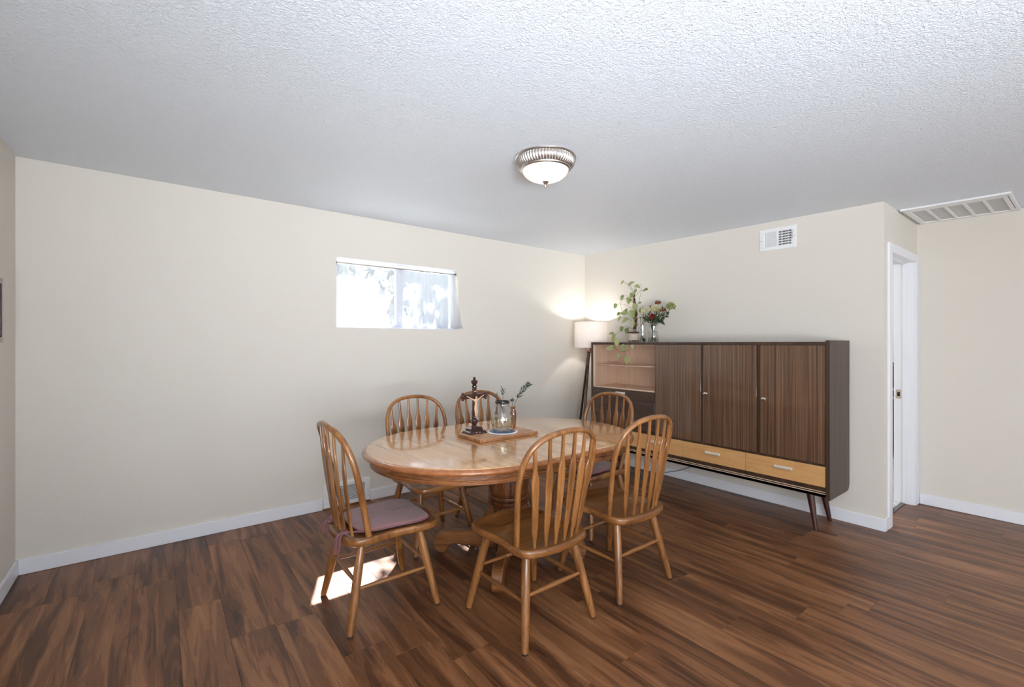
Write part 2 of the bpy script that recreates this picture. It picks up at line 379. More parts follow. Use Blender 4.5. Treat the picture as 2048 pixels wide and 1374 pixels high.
slab(XL-.15, XD+.15, YR-.15, .15).build('ceiling', 'ceiling', smooth=0, label='white textured ceiling with a soft sheen', cat='ceiling', kind='structure')

# plank floor: every board a part of the floor
fl = MB().box(XL-.15, XD+.15, YR-.15, .15, -.06, -.012).build('floor', 'dark_void', smooth=0, label='dark brown wood plank floor', cat='floor', kind='structure')
PW, PL = .185, 1.22
known = {0: -.52, 1: -.52, 2: -.39, 4: -1.02, 5: -.22, 6: -1.463, 15: -2.79, 18: -3.083, 17: -2.968, 21: -3.39, 22: -2.58, 19: -1.95}
cache = {}
k = 0; x = XL
while x < XD-.01:
    xe = min((-4.63+PW*k) if k else -4.63, XD)
    if k: xe = min(-4.63+PW*k, XD)
    y_top = -.0 if x < -.05 else YD+.06
    off = known.get(k, -random.uniform(.1, 1.2))
    while off > y_top-.06: off -= PL
    while off+PL < y_top-.06: off += PL
    ya = y_top
    while ya > YR+.01:
        yb = max(off if ya == y_top else ya-PL, YR)
        w = round(xe-x, 4); l_ = round(ya-yb, 4)
        if (w, l_) not in cache:
            g = .0002; b = .0008; X = w/2-g; Y = l_/2-g
            r_ = lambda e, z: [(-X+e, -Y+e, z), (X-e, -Y+e, z), (X-e, Y-e, z), (-X+e, Y-e, z)]
            me = bpy.data.meshes.new('floor_plank'); mb = MB().loops([r_(0, -.011), r_(0, -.0008), r_(b, 0)])
            me.from_pydata(mb.v, [], mb.f); me.materials.append(M['floor']); cache[(w, l_)] = me
        o = bpy.data.objects.new('floor_plank', cache[(w, l_)]); col.objects.link(o); o.parent = fl
        o.location = ((x+xe)/2, (ya+yb)/2, 0)
        ya = yb
    x = xe; k += 1

# baseboards
BT, BH = .014, .09
def base(name, x0, x1, y0, y1, label):
    return MB().box(x0, x1, y0, y1, .001, BH, .0025).build(name, 'trim', label=label, cat='baseboard', kind='structure')
base('baseboard_back', XL+BT, -3.092, -BT, 0, 'white baseboard along the window wall left of the floor register')
base('baseboard_back_right', -2.700, -BT, -BT, 0, 'white baseboard along the window wall behind the dining table')
base('baseboard_left', XL, XL+BT, YR, 0, 'white baseboard along the left wall')
base('baseboard_right', -BT, 0, YD-BT, 0, 'white baseboard running under the long cabinet')
base('baseboard_doorway', 0, .076, YD-BT, YD, 'short white baseboard stub beside the doorway')
base('baseboard_far_right', XD-BT, XD, YR, YD-.02, 'white baseboard right of the doorway')

# window with frame, centre post, two panes
wx = (W0+W1)/2
w1 = empty('window_1', (wx, .1, WZ0), 'small high horizontal window in the cream wall', 'window'); w1['kind'] = 'structure'
for nm, b in (('window_frame', (W0, W1, .085, .14, WZ0, WZ0+.035)), ('window_frame', (W0, W1, .085, .14, WZ1-.035, WZ1)), ('window_frame', (W0, W0+.035, .085, .14, WZ0+.035, WZ1-.035)),
              ('window_frame', (W1-.035, W1, .085, .14, WZ0+.035, WZ1-.035)), ('window_mullion', (-2.42, -2.35, .085, .13, WZ0+.035, WZ1-.035))):
    MB().box(*b, .003).build(nm, 'vinyl', w1)
MB().box(W0+.035, -2.42, .105, .109, WZ0+.035, WZ1-.035).build('window_pane', 'glass', w1, smooth=0)
MB().box(-2.35, W1-.035, .105, .109, WZ0+.035, WZ1-.035).build('window_pane', 'glass', w1, smooth=0)
MB().box(W0, W1, .0, .085, WZ1-.003, WZ1).build('window_reveal', 'trim', w1, smooth=0)
MB().box(W0, W1, .0, .085, WZ0, WZ0+.003).build('window_sill', 'trim', w1, smooth=0)
# added unseen window behind the viewer, an opening for the rear fill
w2 = empty('added_rear_window', (-2.2, YR-.07, .12), 'added wide white framed window, unseen behind the viewer', 'window'); w2['kind'] = 'structure'
rx0, rx1 = XL-.15+1.1, XL-.15+4.4
for b in ((rx0, rx1, YR-.1, YR-.05, .12, .18), (rx0, rx1, YR-.1, YR-.05, 2.1, 2.16), (rx0, rx0+.06, YR-.1, YR-.05, .18, 2.1), (rx1-.06, rx1, YR-.1, YR-.05, .18, 2.1), ((rx0+rx1)/2-.04, (rx0+rx1)/2+.04, YR-.1, YR-.05, .18, 2.1)):
    MB().box(*b, .004).build('window_frame', 'vinyl', w2)

w3 = empty('added_side_window', (XL-.07, -5.75, .5), 'added white framed side window, unseen behind the viewer', 'window'); w3['kind'] = 'structure'  # added unseen window around the side fill lights
for b in ((-7.1, -4.4, .5, .56), (-7.1, -4.4, 2.04, 2.1), (-7.1, -7.04, .56, 2.04), (-4.46, -4.4, .56, 2.04), (-5.78, -5.72, .56, 2.04)):
    MB().box(XL-.13, XL-.10, b[0], b[1], b[2], b[3], .004).build('window_frame', 'vinyl', w3)

# doorway: casing, jambs, stop, strike plate, threshold
dr = empty('door_1', (DX0, YD, 0), 'white cased doorway in the narrow wall', 'doorway'); dr['kind'] = 'structure'
cy0, cy1 = YD-.0175, YD
MB().box(.078, DX0-.004, cy0, cy1, .001, DZ+.06, .003).build('casing', 'trim', dr)
MB().box(DX1+.004, XD-.002, cy0, cy1, .001, DZ+.06, .003).build('casing', 'trim', dr)
MB().box(DX0-.004, DX1+.004, cy0, cy1, DZ-.006, DZ+.06, .003).build('casing', 'trim', dr)
MB().box(DX0, DX0+.004, YD-.004, YD+.131, .001, DZ-.004).build('jamb', 'trim', dr, smooth=0)
MB().box(DX1-.004, DX1, YD-.004, YD+.131, .001, DZ-.004).build('jamb', 'trim', dr, smooth=0)
MB().box(DX0, DX1, YD-.004, YD+.131, DZ-.004, DZ).build('jamb', 'trim', dr, smooth=0)
MB().box(DX1-.014, DX1-.004, YD+.045, YD+.075, .001, DZ-.004, .002).build('door_stop', 'trim', dr)
MB().box(DX0+.004, DX1-.014, YD+.045, YD+.075, DZ-.014, DZ-.004, .002).build('door_stop', 'trim', dr)
sp = MB().box(DX1-.0065, DX1-.004, YD+.082, YD+.118, .89, .965, .001).build('strike_plate', 'chrome', dr, label='metal strike plate')
MB().box(DX1-.0075, DX1-.006, YD+.090, YD+.108, .91, .945).build('latch_hole', 'dark_void', sp, smooth=0)
MB().box(DX0, DX1, YD+.055, YD+.085, .0, .008, .003).build('threshold', 'leg_dark', dr)

# sliver of the next room
MB().box(.12, 3.2, YD+.13, -1.2, -.06, -.005).build('floor_next_room', 'dark_void', smooth=0, label='tiled floor of the room beyond the doorway', cat='floor', kind='structure')
nf = bpy.data.objects['floor_next_room']
tm = None
for i in range(10):
    for j in range(5):
        xa = .13+i*.305; yb_ = YD+.085+j*.305
        if yb_ > -1.4: continue
        if tm is None: tm = MB().box(-.151, .151, -.151, .151, -.005, .002, .0015).build('floor_tile', 'tile', nf, origin=(0, 0, 0)); o = tm
        else: o = link_copy(tm, nf)
        o.location = (xa+.152, yb_+.152, 0)
def nroom(name, b, label): MB().box(*b).build(name, 'wall', smooth=0, label=label, cat='wall', kind='structure')
nroom('wall_next_room_far', (3.2, 3.3, YD+.13, -1.2, 0, 2.5), 'pale wall at the far end of the next room')
nroom('wall_next_room_side', (.12, 3.3, -1.2, -1.1, 0, 2.5), 'pale side wall of the next room')
nroom('wall_next_room_near', (XD+.15, 3.3, YD, YD+.13, 0, 2.5), 'pale near wall of the next room')
MB().box(.12, 3.3, YD+.13, -1.1, 2.42, 2.5).build('ceiling_next_room', 'ceiling', smooth=0, label='white ceiling of the next room', cat='ceiling', kind='structure')
light('next_room_light', 'POINT', (1.6, -1.9, 2.2), 40., (.98, .99, 1.0), shadow_soft_size=.15)
bk = empty('bookcase', (2.95, -2.38, 0), 'dark brown bookcase glimpsed through the doorway', 'bookcase')
MB().box(2.78, 3.19, -2.74, -2.71, .0, 1.12, .004).build('side_panel', 'leg_dark', bk)
MB().box(2.78, 3.19, -2.05, -2.02, .0, 1.12, .004).build('side_panel', 'leg_dark', bk)
MB().box(3.17, 3.19, -2.71, -2.05, .02, 1.12).build('back_panel', 'leg_dark', bk)
for z in (.06, .36, .72, .82, 1.10): MB().box(2.78, 3.17, -2.71, -2.05, z-.02, z, .002).build('shelf', 'maple' if .5 < z < 1 else 'leg_dark', bk)

# outdoors: lawn and a tree that shades part of the window
MB().box(-14, 10, .3, 16, -.35, -.3).build('ground', 'grass', smooth=0, label='green lawn outside the window', cat='lawn', kind='structure')
tr = empty('tree', (.75, 3.3, -.3), 'leafy tree standing outside the small window', 'tree')
MB().tube(crom([(.75, 3.3, -.3), (.72, 3.2, 1.8), (.4, 3.0, 3.4), (-.5, 2.7, 4.3), (-1.0, 2.5, 4.8)]), lambda t: .11*(1-t*.7), 10).build('trunk', 'bark', tr)
mb = MB()
for i in range(900):
    a = random.gauss(0, 1); b = random.gauss(0, 1); c = random.gauss(0, 1); q = (a*a+b*b+c*c)**.5; r = random.random()**.4
    p = Vector((-1.02+a/q*r*.72, 2.45+b/q*r*.8, 4.75+c/q*r*1.1)); n = Vector((random.gauss(0, 1), random.gauss(0, 1), random.gauss(0, 1)+.6)).normalized()
    u = n.orthogonal().normalized()*.075; w = n.cross(u)*.55
    k0 = len(mb.v); mb.v += [tuple(p-u), tuple(p+w+n*.008), tuple(p+u), tuple(p-w+n*.008)]; mb.f.append((k0, k0+1, k0+2, k0+3))
mb.build('crown', 'tree_leaf', tr, kind='stuff')
for (tx, ty, tz, rr, lb) in ((-3.6, 9.0, 1.6, 1.7, 'round shrub outside seen through the left of the curtain'), (.6, 10.0, 1.9, 2.2, 'tall shrub outside seen through the right of the curtain')):
    sh = empty('shrub', (tx, ty, -.3), lb, 'shrub')
    MB().tube([(tx, ty, -.3), (tx, ty, .8), (tx+.1, ty, tz)], lambda t: .09*(1-t*.5), 8).build('stem', 'bark', sh)
    mb = MB()
    for i in range(700):
        a = random.gauss(0, 1); b = random.gauss(0, 1); c = random.gauss(0, 1); q = (a*a+b*b+c*c)**.5; r = random.random()**.35*rr
        p = Vector((tx+a/q*r, ty+b/q*r, max(tz+c/q*r*1.1, 0))); n = Vector((random.gauss(0, 1), random.gauss(0, 1), random.gauss(0, 1))).normalized()
        u = n.orthogonal().normalized()*.2; w = n.cross(u)*.6
        k0 = len(mb.v); mb.v += [tuple(p-u), tuple(p+w+n*.02), tuple(p+u), tuple(p-w+n*.02)]; mb.f.append((k0, k0+1, k0+2, k0+3))
    mb.build('foliage', 'tree_leaf', sh, kind='stuff')

# curtain on its rod
def curtain(name, x0, x1, y, z0, z1, label, flare=0., ph=0.):
    t = empty(name, ((x0+x1)/2, y, z0), label, 'curtain', group='sheer curtains on the small window'); n = 90; rows = 9; mb = MB(); lp = []
    for r in range(rows+1):
        f = r/rows; row = []
        for i in range(n+1):
            s = i/n; amp = .006+.010*(1-f)
            yy = y-amp*math.sin(s*(x1-x0)*78+ph+1.3*math.sin(s*9+ph))-amp*.7*math.sin(s*(x1-x0)*31+2*ph)
            xx = x0+(x1-x0)*s
            fl_ = flare*max(0, (s-.86)/.14)*(1-f)**1.6; row.append((xx+fl_*.75, yy-fl_*2.9, z0+(z1-z0)*f))
        lp.append(row)
    mb.loops(lp, False, False, closed=False); c = mb.build('cloth', 'sheer', t, smooth=180)
    h = MB().loops([[(p[0], p[1]-.0012, p[2]) for p in lp[0]], [(p[0], p[1]-.0012, p[2]+.022) for p in lp[0]]], False, False, closed=False).build('hem', 'sheer', c, smooth=180)
    g = MB().loops([[(p[0], p[1]-.0012, p[2]-.026) for p in lp[-1]], [(p[0], p[1]-.0012, p[2]) for p in lp[-1]]], False, False, closed=False).build('header', 'sheer', c, smooth=180)
    return t
curtain('curtain', W0+.004, -2.385, .055, WZ0+.012, 2.046, 'left sheer white curtain panel in the small window', 0, .4)
curtain('curtain', -2.384, W1-.012, .047, WZ0+.012, 2.046, 'right sheer white curtain panel in the small window, corner flared out', .032, 2.1)
rod = empty('curtain_rod', (wx, .052, 2.046), 'thin grey curtain rod across the top of the window', 'curtain rod')
MB().tube([(W0+.006, .052, 2.045), (W1-.006, .052, 2.045)], .006, 10).build('rod', 'nickel', rod)
MB().tube([(W1-.016, .052, 2.045), (W1-.004, .052, 2.045)], .011, 12).build('end_cap', 'rubber', rod)
MB().tube([(W0+.004, .052, 2.045), (W0+.016, .052, 2.045)], .011, 12).build('end_cap', 'rubber', rod)

# ------------------------------------------------------------------ registers and grilles
# wall supply register above the cabinet (on wall_right, x = 0)
vr = empty('wall_register', (0, -2.213, 2.155), 'white metal air register high on the wall above the cabinet', 'air vent')
y0, y1, z0, z1 = -2.357, -2.069, 2.156, 2.341
MB().box(-.001, .0, y0+.02, y1-.02, z0+.02, z1-.02).build('duct_back', 'dark_void', vr, smooth=0)
for b in ((y0, y1, z0, z0+.030), (y0, y1, z1-.030, z1), (y0, y0+.036, z0+.03, z1-.03), (y1-.040, y1, z0+.03, z1-.03), (-2.222, -2.206, z0+.03, z1-.03)):
    MB().box(-.009, 0, b[0], b[1], b[2], b[3], .002).build('frame', 'metal_white', vr)
yy0, yy1 = -2.206, y1-.040
for i in range(9):
    yc = yy0+(i+.5)*(yy1-yy0)/9
    mb = MB().prism([(-.0055, -.001), (.0055, -.001), (.0055, .001), (-.0055, .001)], (-.005, yc, (z0+z1)/2), (.35, .94, 0), (.94, -.35, 0), z1-z0-.058); mb.build('slat', 'metal_white', vr, smooth=0)
ga, gb = y0+.036, -2.222
for i in range(10): 
    yc = ga+i*(gb-ga)/9; MB().box(-.007, -.004, yc-.0014, yc+.0014, z0+.03, z1-.03).build('grid_bar', 'metal_white', vr, smooth=0)
for j in range(7):
    zc = z0+.03+j*(z1-z0-.06)/6; MB().box(-.008, -.004, ga, gb, zc-.0034, zc+.0034).build('grid_bar', 'metal_white', vr, smooth=0)
for yc, zc in ((y1-.012, (z0+z1)/2), (y0+.012, (z0+z1)/2)): MB().lathe([(.0001, 0), (.004, 0), (.004, .002), (.0001, .003)], 10).build('screw', 'nickel', vr, origin=(0, 0, 0)).matrix_local = Matrix.Translation((-.009, yc+2.213, zc-2.155)) @ Matrix.Rotation(R(-90), 4, 'Y')
MB().box(-.014, -.009, y0+.026, y0+.030, z0+.075, z1-.045).build('lever', 'nickel', vr, smooth=0)

# return air grille on the ceiling
gx0, gx1, gy0, gy1 = .345, .962, -3.525, -2.947
gz = cz(.65, -3.24); rg = empty('return_air_grille', ((gx0+gx1)/2, (gy0+gy1)/2, gz), 'white return air grille with five grey filter panels on the ceiling', 'air vent')
def gbox(nm, mat, x0, x1, y0, y1, h0, h1, bev=0):
    c = [(x0, y0), (x1, y0), (x1, y1), (x0, y1)]
    return MB().loops([[(a, b, cz(a, b)-h0) for a, b in c], [(a, b, cz(a, b)-h1) for a, b in c]]).build(nm, mat, rg, smooth=0, bevel=bev)
fx0, fx1, fy0, fy1 = .445, .925, -3.478, -2.990
for b in ((gx0, gx1, gy0, fy0), (gx0, gx1, fy1, gy1), (gx0, fx0, fy0, fy1), (fx1, gx1, fy0, fy1)): gbox('frame', 'metal_white', *b, 0, .014, .002)
pw = (fy1-fy0+.017)/5
for i in range(5):
    a = fy0+i*pw; gbox('filter_panel', 'filter', fx0, fx1, a, a+pw-.017, 0, .006)
    if i < 4: gbox('divider', 'metal_white', fx0, fx1, a+pw-.017, a+pw, 0, .013, .001)
gbox('latch_slot', 'dark_void', .40, .86, gy0+.018, gy0+.021, .0135, .0145)
gbox('frame_gap', 'dark_void', gx0+.006, gx1-.006, gy1-.008, gy1-.005, .0135, .0145)

# floor-level wall register on the window wall
fr = empty('floor_register', (-2.896, 0, .01), 'white louvred air register at the floor behind the left chair', 'air vent')
x0, x1, z0, z1 = -3.090, -2.702, .012, .205
MB().box(x0+.03, x1-.03, -.002, 0, z0+.02, z1-.02).build('duct_back', 'dark_void', fr, smooth=0)
for b in ((x0, x1, z0, z0+.030), (x0, x1, z1-.034, z1), (x0, x0+.045, z0+.03, z1-.034), (x1-.045, x1, z0+.03, z1-.034)):
    MB().box(b[0], b[1], -.018, 0, b[2], b[3], .003).build('frame', 'metal_white', fr)
for i in range(13):
    zc = z0+.030+(i+.5)*(z1-z0-.064)/13
    MB().prism([(-.003, -.0017), (.003, -.0017), (.003, .0017), (-.003, .0017)], ((x0+x1)/2, -.013, zc), (0, .94, .34), (0, -.34, .94), x1-x0-.088).build('louver', 'metal_white', fr, smooth=0)
for xc in (x0+.02, x1-.02): MB().tube([(xc, -.018, .1), (xc, -.021, .1)], .004, 10).build('screw', 'nickel', fr)
MB().box(x0, x1, -.012, 0, .001, .011).build('bottom_strip', 'oak_rail', fr, smooth=0)

# dark picture frame at the very edge of the left wall
pf = empty('picture_frame', (XL, -.60, 1.365), 'dark red-brown framed picture at the left edge of the photo', 'picture frame')
pa, pb, pz0, pz1 = -.84, -.376, 1.365, 1.70
for b in ((pa, pb, pz0, pz0+.03), (pa, pb, pz1-.03, pz1), (pa, pa+.03, pz0+.03, pz1-.03), (pb-.03, pb, pz0+.03, pz1-.03)):
    MB().box(XL+.001, XL+.02, b[0], b[1], b[2], b[3], .003).build('frame_rail', 'cross_wood', pf)
MB().box(XL+.001, XL+.006, pa+.03, pb-.03, pz0+.03, pz1-.03).build('backing', 'wrap', pf, smooth=0)
MB().box(XL+.008, XL+.010, pa+.03, pb-.03, pz0+.03, pz1-.03).build('picture_glass', 'glass', pf, smooth=0)

# ------------------------------------------------------------------ ceiling lamp
LX, LY = -2.416, -1.962; LZ = cz(LX, LY)
cl = empty('ceiling_lamp', (LX, LY, LZ), 'flush ceiling lamp with fluted nickel rim and frosted glass bowl, lit', 'ceiling lamp')
MB().lathe([(.05, LZ), (.171, LZ), (.174, LZ-.006), (.171, LZ-.012), (.165, LZ-.015), (.150, LZ-.015)], 64, (LX, LY)).build('canopy', 'nickel', cl)
MB().lathe([(.164, LZ-.015), (.1665, LZ-.024), (.160, LZ-.044), (.147, LZ-.060), (.142, LZ-.064), (.128, LZ-.064), (.128, LZ-.015)], 480, (LX, LY), cap=False, wave=(60, .0036, .145)).build('fluted_band', 'nickel', cl, smooth=60)
MB().lathe([(.142, LZ-.064), (.140, LZ-.070), (.133, LZ-.074), (.127, LZ-.072), (.127, LZ-.064)], 64, (LX, LY), cap=False).build('rim_ring', 'nickel', cl)
prof = [(.130*math.cos(a), LZ-.070-.066*math.sin(a)) for a in [i*math.pi/2/14 for i in range(15)]]
MB().lathe(prof, 48, (LX, LY), cap=False).build('glass_bowl', 'lamp_glass', cl, smooth=180)
MB().lathe([(.0001, LZ-.133), (.018, LZ-.134), (.020, LZ-.138), (.011, LZ-.147), (.006, LZ-.153), (.0075, LZ-.158), (.008, LZ-.163), (.004, LZ-.170), (.0001, LZ-.171)], 24, (LX, LY)).build('finial', 'nickel', cl)
light('ceiling_bulb', 'POINT', (LX, LY, LZ-.088), .32, (1, .93, .86), shadow_soft_size=.03)

# ------------------------------------------------------------------ chairs
def chair(name):
    t = empty(name, (0, 0, 0))
    half = [(0, .262), (.09, .263), (.150, .258), (.192, .240), (.213, .205), (.216, .15), (.209, .08), (.202, .02), (.202, -.04), (.210, -.10), (.214, -.145), (.203, -.188), (.172, -.216), (.11, -.236), (.05, -.245), (0, -.247)]
    H = [Vector((a, b, 0)) for a, b in half]; H = crom(H, 3)
    out = [(p.x, p.y) for p in H] + [(-p.x, p.y) for p in H[-2:0:-1]]
    def ring(s, z, scoop=0):
        r_ = []
        for a, b in out:
            zz = z
            if scoop: zz = z + .010*max(0, (b*s-.14)/.12)*(1-min(1, abs(a*s)/.16))*1.0
            r_.append((a*s, b*s, zz))
        return r_
    MB().loops([ring(.86, .394), ring(.965, .3955), ring(.993, .401), ring(1.0, .408), ring(1.0, .424), ring(.988, .4315, 1), ring(.95, .4335, 1), ring(.85, .430, 1), ring(.7, .4245, 1), ring(.45, .421, 1), ring(.15, .421)]).build('seat', 'oak_seat', t, smooth=60)
    hp = [(.186, -.122, .415), (.197, -.140, .50), (.214, -.163, .60), (.229, -.187, .70), (.231, -.205, .775), (.220, -.226, .845), (.193, -.247, .900), (.143, -.266, .938), (.073, -.278, .957), (0, -.281, .962)]
    full = hp + [(-a, b, c) for a, b, c in hp[-2::-1]]
    P = crom(full, 5); MB().tube(P, (.0128, .0152), 14, ref=(0, 1, .3)).build('back_hoop', 'oak_chair', t, smooth=60)
    def hz(xx):
        for a, b in zip(hp[4:], hp[5:]):
            if b[0] <= xx <= a[0]:
                f = (a[0]-xx)/(a[0]-b[0]); return Vector(a)*(1-f)+Vector(b)*f
    for i, (bx, by, tx) in enumerate(((-.135, -.186, -.186), (-.082, -.203, -.113), (-.028, -.211, -.038), (.028, -.211, .038), (.082, -.203, .113), (.135, -.186, .186))):
        top = hz(abs(tx)); top = Vector((tx, top.y, top.z-.004)); b = Vector((bx, by, .418)); L = top.z-b.z
        prof = [(0, .0068, .0068), (.06, .0068, .0068), (.10, .0085, .0066), (.15, .0130, .0064), (.21, .0165, .0062), (.45, .0188, .006), (.63, .0212, .006), (.675, .0216, .006), (.705, .0202, .0062), (.75, .0142, .0066), (.79, .0100, .0068), (.85, .0080, .007), (1, .0070, .007)]
        pts = []
        for f, _, _ in prof:
            q = b.lerp(top, f); q.y -= .008*math.sin(f*math.pi); pts.append(q)
        MB().tube(pts, [(w, d) for _, w, d in prof], 12, ref=(0, 1, .16), sq=.55).build('spindle', 'oak_chair', t, smooth=35)
    legs = {}
    for sx in (-1, 1):
        for sy in (-1, 1):
            tp = Vector((sx*.148, sy*.150 if sy > 0 else -.146, .404)); ft = Vector((sx*.2215, sy*.2255, .007)); legs[(sx, sy)] = (tp, ft)
            lg = MB().tube([tp.lerp(ft, f) for f in (0, .1, .3, .5, .75, .97, 1)], [.0180, .0200, .0214, .0210, .0190, .0160, .0150], 14).build('leg', 'oak_chair', t, smooth=60)
            MB().lathe([(.012, 0), (.0135, .001), (.0135, .006), (.012, .008)], 14, (ft.x, ft.y)).build('glide', 'rubber', lg)
    at = lambda k, z: legs[k][0].lerp(legs[k][1], (legs[k][0].z-z)/(legs[k][0].z-legs[k][1].z))
    def stretch(a, b, mat, ringed):
        fs = [0, .08, .25, .42, .5, .58, .75, .92, 1]; rr = [.0075, .0078, .0098, .0112, .0116, .0112, .0098, .0078, .0075]
        if ringed: fs = [0, .08, .25, .42, .465, .475, .49, .5, .51, .525, .535, .58, .75, .92, 1]; rr = [.0072, .0078, .0095, .0108, .0108, .0085, .0128, .0134, .0128, .0085, .0108, .0108, .0095, .0078, .0072]
        MB().tube([a.lerp(b, f) for f in fs], rr, 12).build('stretcher', mat, t, smooth=50)
    stretch(at((-1, -1), .195), at((-1, 1), .195), 'oak_rail_y', False); stretch(at((1, -1), .195), at((1, 1), .195), 'oak_rail_y', False)
    stretch(at((-1, -1), .222), at((1, -1), .222), 'oak_rail', False); stretch(at((-1, 1), .225), at((1, 1), .225), 'oak_rail', True)
    return t
G = 'arrow back oak chairs around the table'
spots = [(-3.224, -1.548, -90.5, 'oak arrow back chair with mauve cushion at the left end of the table'),
         (-2.668, -2.126, 0.5, 'oak arrow back chair nearest the viewer, bare seat, back turned'),
         (-2.034, -2.137, -0.4, 'oak arrow back chair with bare seat on the near side, closer to the cabinet'),
         (-1.577, -1.525, 90.0, 'oak arrow back chair with cushion at the table end facing away from the cabinet'),
         (-2.642, -1.010, 180, 'oak arrow back chair on the window side, left of the crucifix'),
         (-2.072, -1.010, 180, 'oak arrow back chair on the window side, partly hidden behind crucifix and jar')]
proto = chair('dining_chair'); chairs = []
for i, (cx, cy, rz, lb) in enumerate(spots):
    o = proto if i == 0 else copy_tree(proto)
    chairs.append(o); tag(o, lb, 'chair', G)
for o, (cx, cy, rz, lb) in zip(chairs, spots):
    o.location = (cx, cy, 0); o.rotation_euler = (0, 0, R(rz))

# seat cushions with ties
def cushion(cx, cy, rz, label, seed):
    rnd = random.Random(seed); t = empty('seat_cushion', (0, 0, 0), label, 'cushion', group='mauve seat cushions')
    half = [(0, .205), (.09, .207), (.150, .200), (.182, .172), (.190, .11), (.184, .03), (.174, -.06), (.162, -.125), (.140, -.158), (.08, -.172), (0, -.176)]
    H = crom([Vector((a, b, 0)) for a, b in half], 3); out = [(p.x, p.y) for p in H] + [(-p.x, p.y) for p in H[-2:0:-1]]
    zb = .4365
    def ring(s, z): return [(a*s, b*s, z+.0016*math.sin(a*40+b*31)) for a, b in out]
    MB().loops([ring(.93, zb), ring(.985, zb+.004), ring(1, zb+.010), ring(.985, zb+.016), ring(.93, zb+.021), ring(.8, zb+.0235), ring(.5, zb+.0225), ring(.2, zb+.022)]).build('pad', 'cushion', t, smooth=70)
    MB().tube([(a*1.004, b*1.004, zb+.010) for a, b in out]+[(out[0][0]*1.004, out[0][1]*1.004, zb+.010)], .0038, 8, cap=False).build('piping', 'cushion_dark', t)
    for s in (-1, 1):
        a = Vector((s*.150, -.150, zb+.008)); kn = Vector((s*.112, -.222, .4455))
        mb = MB().tube(crom([a, (s*.128, -.185, zb+.010), kn], 5), .0042, 7)
        mb.lathe([(.001, kn.z-.012), (.010, kn.z-.008), (.014, kn.z), (.010, kn.z+.009), (.001, kn.z+.012)], 10, (kn.x, kn.y))
        for q in range(7):
            dx = rnd.uniform(-.03, .03); dy = rnd.uniform(-.05, -.03)
            drop = .12 if (s > 0 and q < 3) else .03
            mb.tube(crom([kn, kn+Vector((dx*.5, dy*.75, -.004)), kn+Vector((dx, dy, -.035)), kn+Vector((dx*1.1, dy*1.05, -.05-drop*rnd.uniform(.3, .8)))], 4), .0036, 6)
        mb.build('tie', 'cushion_dark', t)
    t.location = (cx, cy, 0); t.rotation_euler = (0, 0, R(rz)); return t
cushion(-3.214, -1.548, -90.5, 'mauve tied seat cushion on the left chair', 2)
cushion(-1.587, -1.525, 90.0, 'mauve seat cushion on the chair by the cabinet', 5)

# ------------------------------------------------------------------ dining table
TX, TY, TR, TS = -2.36, -1.53, .612, .305
tb = empty('dining_table', (TX, TY, 0), 'oval oak pedestal dining table with two leaves', 'table')
rim = [(-.050, .7215), (-.016, .7225), (-.005, .7275), (0, .7355), (-.003, .7435), (-.011, .7490), (-.020, .7510), (-.0235, .7515)]
top = [(-.0236, .7515), (-.0255, .7545), (-.030, .7552)]
def cap_loop(side, d, z, n=48):
    r = TR+d; c = TX+side*TS
    return [(c+side*r*math.sin(math.pi*i/n), TY+r*math.cos(math.pi*i/n), z) for i in range(n+1)]
g = .0006
for side in (-1, 1):
    a = MB().loops([cap_loop(side, d, z) for d, z in top[:1]+top]); a.build('table_top', 'oak_top', tb, smooth=50)
    e = MB().loops([cap_loop(side, d, z) for d, z in rim]); e.build('edge_moulding', 'oak_edge', tb, smooth=60)
for xa, xb in ((TX-TS+g, TX-g), (TX+g, TX+TS-g)):
    rect = lambda d, z: [(xa, TY-TR-d, z), (xb, TY-TR-d, z), (xb, TY+TR+d, z), (xa, TY+TR+d, z)]
    MB().loops([rect(d, z) for d, z in top[:1]+top]).build('table_leaf', 'oak_top', tb, smooth=0)
    MB().loops([rect(d, z) for d, z in rim]).build('edge_moulding', 'oak_edge', tb, smooth=60)
ap = [(-.070, .7214), (-.047, .7214), (-.047, .693), (-.0435, .690), (-.0435, .684), (-.047, .681), (-.047, .6785), (-.0425, .6755), (-.0425, .6705), (-.047, .668), (-.070, .668)]
for side in (-1, 1):
    L_ = [cap_loop(side, d, z) for d, z in ap]; mb = MB(); n = len(L_[0])
    mb.loops([[L_[k_][i] for k_ in range(len(ap))] for i in range(n)]); mb.build('apron', 'oak_apron', tb, smooth=40)
for s in (-1, 1):
    for xa, xb in ((TX-TS+g, TX-g), (TX+g, TX+TS-g)):
        MB().loops([[(xx, TY+s*(TR+d), z) for d, z in ap] for xx in (xa, xb)]).build('apron', 'oak_apron', tb, smooth=0)
MB().box(TX-.30, TX+.30, TY-.22, TY+.22, .690, .7214, .003).build('slide_frame', 'oak_base', tb)
PX, PY = TX-.012, TY-.03
MB().lathe([(.10, .690), (.128, .686), (.131, .672), (.126, .660), (.117, .654), (.120, .646), (.128, .635), (.1315, .60), (.1325, .54), (.131, .47), (.125, .425), (.118, .408), (.127, .402), (.130, .392), (.127, .382), (.119, .377), (.127, .370), (.128, .358), (.122, .346), (.108, .333), (.098, .322), (.098, .30)], 48, (PX, PY)).build('pedestal_column', 'oak_pedestal', tb, smooth=35)
MB().lathe([(.098, .31), (.104, .30), (.104, .06), (.09, .045), (.0001, .045)], 8, (PX, PY)).build('pedestal_core', 'oak_pedestal', tb, smooth=20)
